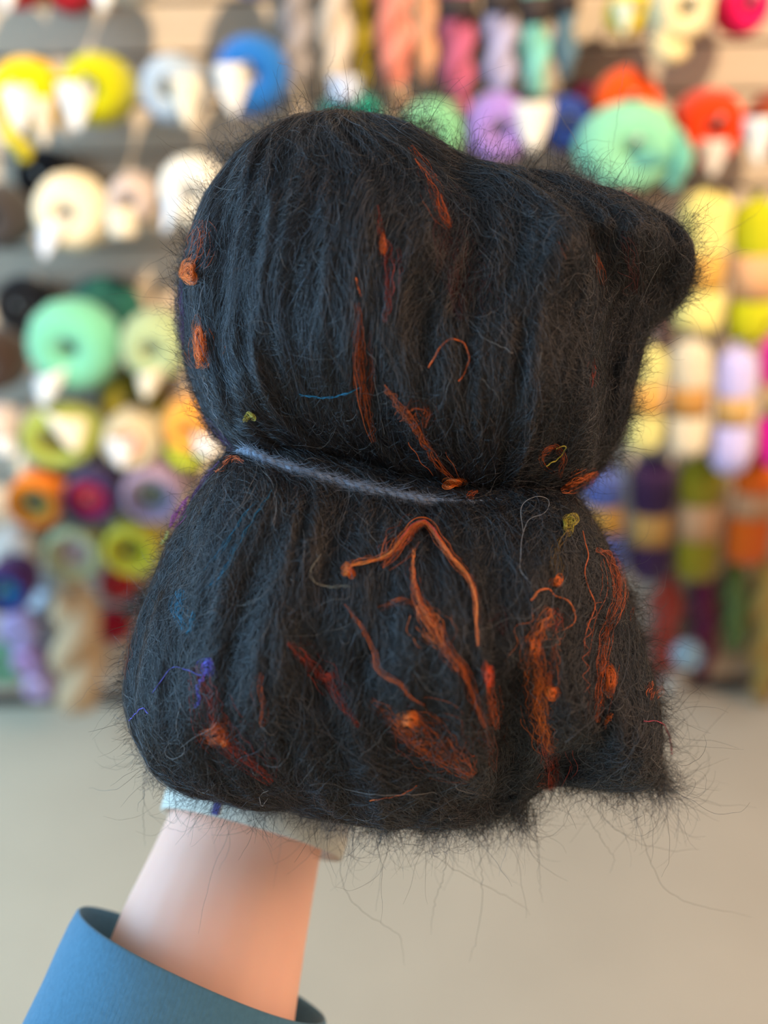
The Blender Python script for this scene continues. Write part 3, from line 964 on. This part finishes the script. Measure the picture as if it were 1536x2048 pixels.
# long stray hairs drifting off the edges
stray = [([(680, 1680), (690, 1760), (720, 1810), (790, 1865), (805, 1900), (810, 1942)], 0), ([(860, 1690), (960, 1760), (1040, 1810), (1065, 1840)], 0),
         ([(1255, 1600), (1300, 1730), (1350, 1790), (1430, 1820), (1510, 1842)], 0), ([(1150, 1590), (1210, 1690), (1230, 1720), (1225, 1755)], 0),
         ([(950, 1660), (962, 1760), (958, 1850), (940, 1935)], 0), ([(890, 1680), (885, 1740), (870, 1800), (862, 1880)], 0), ([(1060, 1620), (1075, 1720), (1082, 1790), (1090, 1815)], 0),
         ([(1170, 1590), (1240, 1660), (1330, 1700), (1405, 1705)], 0), ([(560, 152), (580, 148), (615, 160), (668, 166)], 1), ([(725, 196), (770, 215), (802, 242)], 1),
         ([(1098, 214), (1112, 245), (1150, 290), (1160, 335), (1190, 358)], 1), ([(1240, 145), (1232, 200), (1230, 265), (1225, 320)], 0), ([(850, 250), (845, 200), (860, 165), (862, 120)], 0),
         ([(660, 225), (655, 160), (670, 110), (668, 60)], 0), ([(740, 220), (720, 150), (735, 100), (760, 96)], 0), ([(300, 1560), (290, 1640), (285, 1700)], 0), ([(1370, 600), (1420, 640), (1450, 690)], 0)]
rs = np.random.default_rng(77)
P_, c_ = [], []
for path, light in stray:
    C = smooth_path(path, 26) + rs.normal(0, 1.2, (26, 2))
    P_.append(np.stack([(C[:, 0] - 768) * S, np.linspace(-0.01, 0.004, 26), (1024 - C[:, 1]) * S], -1))
    c_.append((0.22, 0.19, 0.15) if light else (0.03, 0.028, 0.026))
tag(curves_obj('stray_hairs', np.stack(P_), np.full(len(P_), 0.00007), np.array(c_), M_fibre, batt), kind='stuff')

# --- silk: paths are given in photo pixels and laid on the front surface
def on_surface(P, lift=0.0):
    """photo pixels -> local points on the front of the batt (ray meets surface)"""
    P = np.asarray(P, float)
    h = np.full(P.shape[:-1], 0.05)
    for _ in range(8):
        k = (1 - h / DIST)
        x = 768 + (P[..., 0] - 768) * k; y = 1024 + (P[..., 1] - 1024) * k
        h = 0.5 * h + 0.5 * SURF(x, y)
    gx_ = (SURF(x + 6, y) - SURF(x - 6, y)) / (12 * S); gy_ = (SURF(x, y + 6) - SURF(x, y - 6)) / (12 * S)
    h = h + lift * np.clip(np.sqrt(1 + gx_ ** 2 + gy_ ** 2), 1, 3)      # lift along the surface normal
    k = (1 - h / DIST)
    return np.stack([(P[..., 0] - 768) * S * k, -h, (1024 - P[..., 1]) * S * k], -1)

OR = (0.90, 0.19, 0.025); OR2 = (0.70, 0.125, 0.018); RD = (0.50, 0.05, 0.02); BR = (0.26, 0.055, 0.018)
TE = (0.01, 0.24, 0.42); VI = (0.14, 0.11, 0.62); MG = (0.50, 0.02, 0.36); YE = (0.50, 0.40, 0.05); GR = (0.40, 0.40, 0.40); MA = (0.09, 0.015, 0.014); PU = (0.12, 0.03, 0.16)

def silk_colours(n, rgb, r, dark=0.25):
    c = np.array(rgb) * r.uniform(0.55, 1.25, (n, 1))
    k = r.random(n) < dark
    c[k] *= 0.35
    return np.clip(c, 0, 1)

def tuft(path, w, n, rgb, label=None, lift=0.0015, rad=0.00006, dark=0.18, fuzz=0.16, name='silk_tuft'):
    r = np.random.default_rng(int(abs(path[0][0] * 7 + path[0][1] * 13)) + n)
    n = int(n * 0.66); w = w * 1.1
    K = 22
    C = smooth_path(path, 60)
    T = np.gradient(C, axis=0); T /= np.linalg.norm(T, axis=1, keepdims=True) + 1e-9
    Nn = np.stack([-T[:, 1], T[:, 0]], -1)
    tot = np.linalg.norm(np.diff(C, axis=0), axis=1).sum()
    a = r.uniform(-0.08, 0.75, n); e = a + r.uniform(0.22, 0.7, n)
    a = a.clip(0, 0.85); e = e.clip(0.12, 1.0)
    t = a[:, None] + (e - a)[:, None] * np.linspace(0, 1, K)[None]
    i = t * 59
    cx_ = np.interp(i, np.arange(60), C[:, 0]); cy_ = np.interp(i, np.arange(60), C[:, 1])
    nx_ = np.interp(i, np.arange(60), Nn[:, 0]); ny_ = np.interp(i, np.arange(60), Nn[:, 1])
    prof = 0.35 + 0.65 * np.sin(np.clip(t, 0, 1) * math.pi) ** 0.8
    o = np.clip(r.standard_t(3, (n, 1)) * 0.42, -2.2, 2.2) * w * prof
    fr = r.uniform(1, 4, (n, 1)) * max(tot / 120, 0.6); ph = r.uniform(0, 6.28, (n, 1))
    o = o + r.gamma(1.5, 0.5, (n, 1)) * (0.8 + w * fuzz) * np.sin(ph + fr * 6.28 * t)
    X = cx_ + nx_ * o; Y = cy_ + ny_ * o
    lf = lift + r.normal(0, 0.0008, (n, 1)) + 0.0004 * np.sin(ph + 5 * t)
    pts = on_surface(np.stack([X, Y], -1), lf)
    ob = curves_obj(name, pts, r.uniform(0.7, 1.4, n) * rad, silk_colours(n, rgb, r, dark), M_silk, batt)
    if label: ob['label'] = label
    return ob

def knot(x, y, rx, ry, n, rgb, label=None, lift=0.0022, rad=0.00007, name='silk_knot'):
    r = np.random.default_rng(int(x * 3 + y * 5) + n)
    n = int(n * 0.6)
    K = 20
    ph = r.uniform(0, 6.28, (n, 1)); t = np.linspace(0, 1, K)[None]
    turn = r.uniform(0.5, 1.6, (n, 1)) * np.where(r.random((n, 1)) < 0.5, 1, -1)
    th = ph + turn * 6.28 * t
    w1, w2, w3 = r.uniform(0, 6.28, 3)
    rr = np.sqrt(r.uniform(0.02, 1.3, (n, 1))) * (1 + 0.25 * np.sin(ph * 3 + 9 * t)) * (1 + 0.28 * np.sin(2 * th + w1) + 0.2 * np.sin(3 * th + w2))
    X = x + rx * rr * np.cos(th) + r.normal(0, 0.08, (n, 1)) * rx
    Y = y + ry * rr * np.sin(th) + r.normal(0, 0.08, (n, 1)) * ry
    lf = lift + 0.0016 * (1 - rr ** 2).clip(-0.4, 1) + r.normal(0, 0.0003, (n, 1))
    pts = on_surface(np.stack([X, Y], -1), lf)
    ob = curves_obj(name, pts, r.uniform(0.7, 1.3, n) * rad, silk_colours(n, rgb, r, 0.12), M_silk, batt)
    if label: ob['label'] = label
    return ob

def thread(path, rgb, rad=0.00022, lift=0.0024, n=2, label=None, wob=1.0, name='silk_thread'):
    r = np.random.default_rng(int(abs(path[0][0] * 3 + path[0][1] * 11)))
    K = 48
    C = smooth_path(path, K)
    t = np.linspace(0, 1, K)
    pts = []
    for q in range(n):
        off = wob * np.stack([np.sin(t * 31 + q * 2.1 + r.random() * 6), np.cos(t * 27 + q * 2.5 + r.random() * 6)], -1) * (0.8 if n > 1 else 0.4)
        pts.append(on_surface(C + off, lift + 0.0004 * np.sin(t * 11 + q)))
    pts = np.stack(pts)
    ob = curves_obj(name, pts, np.full((n, K), rad), silk_colours(n, rgb, r, 0.0), M_silk, batt)
    if label: ob['label'] = label
    return ob

OL = 'bright orange silk tuft'
# upper lobe
tuft([(405, 440), (398, 495), (378, 545)], 16, 110, OR2, OL, fuzz=.2); knot(376, 545, 17, 16, 130, OR, 'orange silk knot')
tuft([(404, 650), (404, 690), (397, 738)], 17, 230, OR, OL); knot(400, 690, 12, 38, 90, OR)
tuft([(820, 292), (848, 338), (868, 378), (886, 420), (902, 455)], 13, 170, OR2, OL)
tuft([(756, 410), (764, 465), (772, 510), (776, 570), (770, 645)], 12, 130, RD, 'dull red silk streak', dark=.4); knot(767, 490, 8, 24, 70, OR2)
tuft([(714, 605), (718, 700), (726, 780), (736, 840), (748, 885)], 11, 120, OR2, dark=.5)
tuft([(740, 660), (742, 740), (738, 800)], 9, 50, BR)
thread([(712, 556), (717, 578), (722, 592)], OR2)
thread([(857, 735), (868, 716), (884, 690), (904, 678), (925, 685), (937, 708), (933, 738), (917, 762)], OR2, rad=.0003, label='curled orange silk thread')
tuft([(795, 838), (830, 815), (856, 822), (848, 856)], 13, 90, OR2, dark=.4)
tuft([(768, 770), (800, 815), (830, 850), (875, 925), (916, 970)], 12, 110, OR2, dark=.5); knot(905, 966, 16, 9, 60, OR)
tuft([(932, 996), (956, 980)], 7, 40, OR2)
tuft([(895, 360), (903, 450), (915, 560), (925, 640)], 42, 200, MA, 'faint maroon silk haze', dark=.3)
tuft([(1118, 480), (1132, 520)], 6, 24, OR2, dark=.4); tuft([(1192, 505), (1200, 540), (1212, 590)], 6, 30, OR2, dark=.5)
tuft([(1192, 715), (1184, 775)], 6, 40, RD, dark=.4)
tuft([(1235, 460), (1260, 520), (1268, 590)], 20, 60, MA)
tuft([(1108, 948), (1085, 925), (1090, 903), (1112, 898), (1126, 918), (1118, 955)], 8, 40, OR2)
thread([(1092, 932), (1118, 916), (1132, 893), (1112, 897)], YE, rad=.0002, label='olive yellow silk thread')
tuft([(1122, 980), (1160, 962), (1196, 944)], 15, 130, OR, OL); 
tuft([(430, 945), (462, 916), (488, 922)], 7, 50, OR2)
tuft([(362, 560), (360, 620), (366, 700)], 8, 50, PU, 'violet silk streak along the left edge'); tuft([(405, 830), (435, 872), (465, 900)], 8, 40, PU)
thread([(418, 425), (411, 480), (408, 560), (396, 620), (398, 650)], (.30, .32, .36), rad=.00009, n=1, wob=3)
thread([(405, 750), (420, 800), (440, 860), (456, 892)], (.30, .32, .36), rad=.00009, n=2, wob=3)
thread([(600, 790), (650, 796), (690, 788), (722, 775)], TE, rad=.00008, n=2, wob=2)
thread([(490, 840), (500, 828), (508, 838)], YE, rad=.00012, n=4, wob=6)
# lower lobe
tuft([(440, 925), (405, 960), (380, 1000)], 9, 50, PU); tuft([(378, 992), (356, 1025), (340, 1056)], 7, 70, MG, 'magenta silk streak', dark=.05, rad=.00008)
thread([(336, 1065), (330, 1078), (322, 1088)], YE, rad=.00016, n=3, wob=3)
tuft([(520, 1000), (500, 1015), (455, 1080), (408, 1142)], 5, 34, TE, 'teal silk streak', rad=.00005); tuft([(545, 980), (495, 1050), (445, 1145), (400, 1185)], 6, 36, TE, rad=.00005)
tuft([(362, 1178), (354, 1215), (368, 1262)], 13, 130, TE, 'teal silk tuft', dark=.1); tuft([(390, 1222), (384, 1250), (372, 1268)], 9, 70, TE, dark=.1)
tuft([(278, 1190), (260, 1270), (250, 1360)], 6, 40, BR)
knot(417, 1335, 13, 19, 34, VI, 'violet blue silk knot', rad=.00009)
thread([(415, 1338), (400, 1350), (375, 1340), (345, 1335), (325, 1358), (305, 1386)], VI, rad=.00012, n=2, label='violet blue silk thread')
thread([(408, 1352), (395, 1375), (398, 1398), (390, 1415)], VI, rad=.00012, n=4, wob=4); thread([(296, 1428), (285, 1416), (270, 1428), (258, 1442)], VI, rad=.0001, n=2)
tuft([(392, 1330), (412, 1400), (428, 1455), (470, 1502), (545, 1565)], 24, 280, RD, 'rusty red silk streak', dark=.45); knot(432, 1470, 24, 24, 110, OR2); knot(448, 1486, 10, 10, 60, OR)
tuft([(578, 1282), (618, 1320), (652, 1357), (684, 1405), (718, 1455)], 15, 180, RD, 'rusty red silk streak', dark=.35); knot(652, 1354, 12, 9, 80, RD)
tuft([(524, 1345), (520, 1375), (526, 1402), (522, 1455)], 8, 60, OR2, dark=.3)
tuft([(690, 1145), (712, 1126), (770, 1114), (800, 1080), (845, 1042), (880, 1080), (902, 1112), (936, 1152), (950, 1192), (953, 1250), (956, 1292)], 6, 70, OR, 'orange silk strand peaked like a tent', dark=.15, lift=.0030)
tuft([(765, 1135), (790, 1100), (822, 1060), (850, 1044)], 13, 120, OR2, dark=.2, lift=.003); knot(696, 1140, 8, 13, 90, OR)
thread([(700, 1132), (770, 1113), (800, 1082), (845, 1044), (882, 1084), (904, 1114), (938, 1154), (951, 1194), (955, 1290)], (1.0, .30, .06), rad=.00013, lift=.0036, n=3, wob=2.5)
thread([(828, 1098), (826, 1150), (838, 1202), (884, 1282)], (1.0, .30, .06), rad=.0001, lift=.003, n=3, wob=3)
thread([(800, 1080), (822, 1052), (846, 1041), (866, 1056), (882, 1082)], (.8, .10, .06), rad=.00022, lift=.004)
tuft([(826, 1096), (824, 1150), (836, 1202), (852, 1228), (882, 1282), (902, 1312), (930, 1342), (950, 1402), (972, 1455)], 10, 110, OR2, 'long orange silk strand', dark=.3, lift=.0026)
tuft([(838, 1208), (860, 1245), (888, 1295)], 20, 170, OR, OL, lift=.0028)
tuft([(755, 1220), (798, 1200), (832, 1206)], 7, 50, OR2, dark=.4)
tuft([(690, 1208), (720, 1250), (746, 1302), (756, 1342), (800, 1370), (822, 1396), (850, 1412)], 7, 50, OR2, dark=.4, lift=.0026)
tuft([(805, 1428), (858, 1458), (900, 1508), (948, 1552)], 30, 260, OR2, OL, dark=.35); knot(822, 1440, 17, 17, 170, OR, 'orange silk knot')
tuft([(740, 1402), (792, 1450), (850, 1500), (942, 1552)], 24, 240, OR2, OL, dark=.4)
tuft([(880, 1300), (915, 1340), (905, 1330)], 10, 40, OR2)
tuft([(974, 1322), (978, 1370), (986, 1412), (992, 1460)], 11, 110, OR2, OL); knot(977, 1352, 8, 22, 90, (0.8, .09, .02))
tuft([(948, 1390), (968, 1470), (986, 1545)], 18, 90, BR)
tuft([(1108, 1220), (1072, 1288), (1076, 1350), (1076, 1420), (1090, 1480), (1102, 1510)], 22, 340, OR, 'broad bright orange silk streak', dark=.25); knot(1070, 1296, 12, 18, 80, OR)
tuft([(1112, 1285), (1100, 1350), (1105, 1402)], 14, 120, OR2); knot(1102, 1386, 10, 14, 80, OR)
tuft([(1112, 1215), (1108, 1240), (1112, 1262)], 24, 90, RD, dark=.4)
thread([(1062, 1200), (1080, 1181), (1098, 1178), (1110, 1192), (1134, 1200), (1149, 1224), (1147, 1246), (1128, 1259)], OR, rad=.00028, label='orange silk thread curled in a hook')
thread([(1165, 1062), (1176, 1110), (1170, 1152), (1190, 1212), (1176, 1250), (1168, 1292)], OR2, rad=.00016)
tuft([(1192, 1098), (1220, 1112), (1236, 1160), (1234, 1205), (1216, 1250), (1206, 1300), (1200, 1380), (1194, 1445)], 16, 230, OR2, 'orange silk streak down the right flank', dark=.4); knot(1222, 1356, 11, 20, 90, OR)
tuft([(1226, 1428), (1212, 1440), (1208, 1458)], 8, 44, OR)
tuft([(1306, 1362), (1302, 1400)], 9, 60, OR2, dark=.2)
knot(1140, 1045, 13, 14, 60, YE, 'mustard yellow silk knot'); tuft([(1138, 1058), (1116, 1100), (1112, 1165)], 20, 90, (0.22, .12, .02)); knot(1114, 1162, 9, 11, 60, OR)
tuft([(1090, 1470), (1104, 1530), (1100, 1582)], 20, 130, RD, dark=.4); tuft([(1072, 1568), (1110, 1574)], 18, 60, (0.55, .12, .05))
tuft([(975, 1240), (1000, 1230), (1010, 1270)], 14, 60, MA)
thread([(1288, 1442), (1322, 1445), (1338, 1470), (1344, 1508)], (.40, .02, .07), rad=.00014, n=3, label='crimson silk thread at the right edge')
thread([(740, 1602), (800, 1590), (834, 1572)], OR2, rad=.00016)
thread([(362, 1405), (352, 1450), (356, 1474), (336, 1490), (331, 1508), (346, 1518), (364, 1510), (368, 1494), (354, 1478)], GR, rad=.00012, n=1, label='fine pale thread loop')
thread([(538, 1580), (520, 1592), (524, 1612), (536, 1596)], GR, rad=.0001, n=1)
thread([(1045, 1062), (1044, 1012), (1070, 993), (1096, 1000), (1090, 1024), (1052, 1048), (1040, 1130), (1055, 1158)], (.3, .3, .3), rad=.0001, n=1, wob=2)
thread([(640, 1110), (620, 1150), (650, 1172), (700, 1172)], (.25, .22, .16), rad=.00008, n=3, wob=3)

# --- the grey yarn that ties the waist, a closed two-ply loop
M_tie, nt, b = new_mat('tie_yarn', lin((118, 134, 156)), 0.9, 0.1)
vary(nt, b, lin((150, 166, 188)), 300, 0.3, bump=0.6, bump_dist=0.001)
front = smooth_path([(492, 903), (520, 916), (560, 931), (640, 955), (720, 976), (800, 993), (880, 1005), (960, 1008), (1040, 1000)], 44)
fp = on_surface(front, np.interp(np.arange(44), [0, 24, 40, 43], [0.0012, 0.0010, -0.0012, -0.002]))
a0, a1 = fp[0], fp[-1]
bk = [a1 + np.array([0.012, 0.02, 0.002]), np.array([a1[0] * 0.6, 0.030, a1[2] + 0.004]), np.array([0.0, 0.034, (a0[2] + a1[2]) / 2 + 0.006]), np.array([a0[0] * 0.8, 0.026, a0[2] + 0.001]), a0 + np.array([-0.004, 0.016, 0.0])]
loop = smooth_path(list(fp[::3]) + [fp[-1]] + bk + [fp[0]], 200)
T = np.gradient(loop, axis=0); T /= np.linalg.norm(T, axis=1, keepdims=True)
A = np.cross(T, np.array([0, 0, 1.0])); A /= np.linalg.norm(A, axis=1, keepdims=True); B = np.cross(T, A)
for s_ in (0, 1):
    ph = np.linspace(0, 2 * math.pi * 44, 200) + s_ * math.pi
    v, f = tube(loop + (A * np.cos(ph)[:, None] + B * np.sin(ph)[:, None]) * 0.0007, 0.0012, 7)
    tie = mesh_obj('tie_ply', v, f, M_tie, batt)
    tie['label'] = 'grey blue tying yarn'
r = np.random.default_rng(5)
n = 2600
i0 = r.integers(0, 48, n); K = 7
base = loop[i0]
d1 = r.normal(0, 1, (n, 3)); d2 = T[i0] * np.where(r.random(n) < .5, 1, -1)[:, None]
t = np.linspace(0, 1, K)[None, :, None]
pts = base[:, None] + d2[:, None] * t * r.uniform(.002, .007, (n, 1, 1)) + d1[:, None] * (0.0010 + 0.0009 * t ** 2) - np.array([0, 0.0006, 0])
tag(curves_obj('tie_fuzz', pts, np.full(n, 0.00004), np.array([.20, .24, .31]) * r.uniform(.5, 1.3, (n, 1)), M_fibre, batt), kind='stuff')

# ------------------------------------------------------------------ arm, hand, sleeve, wristband
def loc(px, py, dist):           # photo pixel at a distance along the view axis -> batt-local point
    return Vector(((px - 768) / F * dist, dist - DIST, (1024 - py) / F * dist))

M_skin, nt, b = new_mat('skin', lin((242, 190, 166)), 0.5, 0.35)
vary(nt, b, lin((242, 190, 166)), 35, 0.07, detail=3, bump=0.06, bump_dist=0.001)
b.inputs['Subsurface Weight'].default_value = 0.15
b.inputs['Subsurface Radius'].default_value = (0.01, 0.004, 0.002)
b.inputs['Subsurface Scale'].default_value = 0.4

person = empty('person', (0, 0, 0), 'forearm of a person in a blue grey sleeve reaching up behind the wool', 'person')
person.matrix_world = BM

def ring_loft(secs, segs=20):
    """secs: (centre, half width along a, half thickness along b, a, b)"""
    v, f = [], []
    for (c, ra, rb, a, b_) in secs:
        for k in range(segs):
            th = 2 * math.pi * k / segs
            v.append(c + a * (ra * math.cos(th)) + b_ * (rb * math.sin(th)))
    n = len(secs)
    for i in range(n - 1):
        for k in range(segs):
            k2 = (k + 1) % segs
            f.append((i * segs + k, i * segs + k2, (i + 1) * segs + k2, (i + 1) * segs + k))
    f.append(tuple(range(segs - 1, -1, -1))); f.append(tuple(range((n - 1) * segs, n * segs)))
    return v, f

def frame(c0, c1):
    t = (c1 - c0).normalized()
    a = (Vector((1, 0, 0)) - t * t.x).normalized()
    return a, t.cross(a).normalized()

arm_pts = [  # px, py, distance, half width px, thickness ratio
    (190, 2760, 0.318, 262, 0.82), (300, 2330, 0.352, 235, 0.80), (352, 2140, 0.368, 222, 0.80), (392, 1990, 0.381, 205, 0.79), (428, 1860, 0.392, 188, 0.78),
    (464, 1750, 0.402, 170, 0.75), (492, 1660, 0.411, 158, 0.70), (512, 1590, 0.418, 160, 0.62), (528, 1520, 0.424, 178, 0.50),
    (545, 1440, 0.429, 196, 0.40), (560, 1360, 0.432, 198, 0.34), (568, 1300, 0.434, 180, 0.30)]
secs = []
cs = [loc(p[0], p[1], p[2]) for p in arm_pts]
for i, p in enumerate(arm_pts):
    a, b_ = frame(cs[max(i - 1, 0)], cs[min(i + 1, len(cs) - 1)])
    w = p[3] * p[2] / F
    secs.append((cs[i], w, w * p[4], a, b_))
AV, AF = ring_loft(secs, 24)
def add_part(v, f):
    n = len(AV)
    AV.extend(v); AF.extend([tuple(i + n for i in q) for q in f])
def finger(pts, rads):
    P = smooth_path([list(p) for p in pts], 16)
    rr = np.interp(np.linspace(0, 1, 16), np.linspace(0, 1, len(rads)), rads)
    rr[-1] *= 0.55; rr[-2] *= 0.9
    v, f = tube(P, list(rr), 12)
    add_part(v, f)
# left hand, palm against the back of the lower half: thumb to the left, fingers up the back
for (k0, k1, k2, k3, r0) in (
        ((440, 1330, .432), (418, 1200, .428), (408, 1110, .416), (412, 1040, .402), .0088),
        ((520, 1290, .434), (512, 1140, .430), (510, 1030, .416), (514, 960, .402), .0092),
        ((602, 1295, .434), (606, 1150, .430), (610, 1050, .416), (612, 985, .403), .0088),
        ((676, 1330, .432), (694, 1215, .428), (702, 1135, .416), (700, 1075, .404), .0076)):
    finger([loc(*k0), loc(*k1), loc(*k2), loc(*k3)], [r0 * 1.08, r0, r0 * .95, r0 * .85])
finger([loc(440, 1500, .428), loc(360, 1420, .424), loc(322, 1340, .414), loc(318, 1270, .402)], [.0125, .0105, .0098, .0088])
arm = mesh_obj('forearm_and_hand', AV, AF, M_skin, person)
md = arm.modifiers.new('fuse', 'REMESH'); md.mode = 'VOXEL'; md.voxel_size = 0.0022; md.use_smooth_shade = True
md = arm.modifiers.new('soften', 'SMOOTH'); md.factor = 0.6; md.iterations = 8

# sleeve: ribbed knit tube with an open, slightly flared end
M_sleeve = bpy.data.materials.new('ribbed_sleeve'); M_sleeve.use_nodes = True
nt = M_sleeve.node_tree; b = nt.nodes['Principled BSDF']
b.inputs['Roughness'].default_value = 0.9; b.inputs['Specular IOR Level'].default_value = 0.15
vary(nt, b, lin((80, 124, 148)), 500, 0.18, bump=0.35, bump_dist=0.0008)
b.inputs['Sheen Weight'].default_value = 0.2
rim_c = loc(404, 1932, 0.386)
axis = (cs[4] - cs[1]).normalized()
e1 = (loc(648, 2044, 0.386) - loc(160, 1822, 0.386)).normalized()
nrm = (axis - e1 * axis.dot(e1)).normalized()
nrm = (nrm + Vector((0, -0.16, 0))).normalized(); nrm = (nrm - e1 * nrm.dot(e1)).normalized()
e2 = nrm.cross(e1).normalized()
RW = 268 * 0.386 / F
v, f = [], []
SEG, RIB = 336, 168
rows = [(0.0, 0.955), (0.0, 0.955)]
prof = [(-0.022, 0.93), (-0.010, 0.945), (-0.002, 0.962), (0.0006, 0.975), (0.001, 0.99), (0.0, 1.0), (-0.006, 1.012), (-0.016, 1.02), (-0.028, 1.03), (-0.05, 1.09), (-0.075, 1.16), (-0.11, 1.22), (-0.17, 1.32), (-0.26, 1.42)]
for pi_, (al, rr) in enumerate(prof):
    cc = rim_c + (nrm * 0.45 + axis * 0.55).normalized() * al
    for k in range(SEG):
        th = 2 * math.pi * k / SEG
        rib = (1 + 0.0052 * math.cos(th * RIB)) if pi_ >= 5 else 1
        fold = 1 + 0.018 * math.sin(2 * th + 1.0 + al * 40) + 0.010 * math.sin(5 * th + al * 90)
        v.append(cc + e1 * (RW * rr * rib * fold * math.cos(th)) + e2 * (RW * 0.86 * rr * rib * fold * math.sin(th)))
for i in range(len(prof) - 1):
    for k in range(SEG):
        k2 = (k + 1) % SEG
        f.append((i * SEG + k, i * SEG + k2, (i + 1) * SEG + k2, (i + 1) * SEG + k))
sl = mesh_obj('sleeve', v, f, M_sleeve, person)
sl['label'] = 'blue grey ribbed sleeve cuff'

# pale band around the wrist
M_band, nt, b = new_mat('wristband', lin((206, 204, 190)), 0.7, 0.3)
vary(nt, b, lin((206, 204, 190)), 60, 0.1)
M_mark, nt, b = new_mat('wristband_mark', lin((70, 66, 120)), 0.7, 0.3)
vary(nt, b, lin((70, 66, 120)), 60, 0.1)
wb = empty('wristband', (0, 0, 0), 'pale cream wristband with a dark violet mark, just below the wool', 'wristband')
wb.matrix_world = BM
bc = loc(508, 1653, 0.412)
be1 = (loc(682, 1702, 0.412) - loc(340, 1606, 0.412)).normalized()
bax = (cs[7] - cs[5]).normalized(); bax = (bax - be1 * bax.dot(be1)).normalized()
be2 = bax.cross(be1).normalized()
BW = 187 * 0.412 / F
def band_strip(name, th0, th1, z0, z1, grow, mat, seg):
    v, f = [], []
    closed = th1 - th0 > 6.2
    m = seg if closed else seg + 1
    for (zz, rr) in ((z0, 1.0), ((z0 + z1) / 2, 1.012), (z1, 1.0), (z1, 0.965), (z0, 0.965)):
        for k in range(m):
            th = th0 + (th1 - th0) * k / seg
            v.append(bc + bax * zz + be1 * (BW * (rr + grow) * math.cos(th)) + be2 * (BW * 0.86 * (rr + grow) * math.sin(th)))
    for q in range(5):
        for k in range(seg):
            k2 = (k + 1) % m
            f.append((q * m + k, q * m + k2, (q + 1) % 5 * m + k2, (q + 1) % 5 * m + k))
    return mesh_obj(name, v, f, mat, wb)
band_strip('band', 0, 2 * math.pi, -0.004, 0.010, 0.0, M_band, 64)
front_sign = 1 if be2.y < 0 else -1
band_strip('band_mark', front_sign * 1.95 - 0.04, front_sign * 1.95 + 0.04, -0.0035, 0.009, 0.012, M_mark, 4)
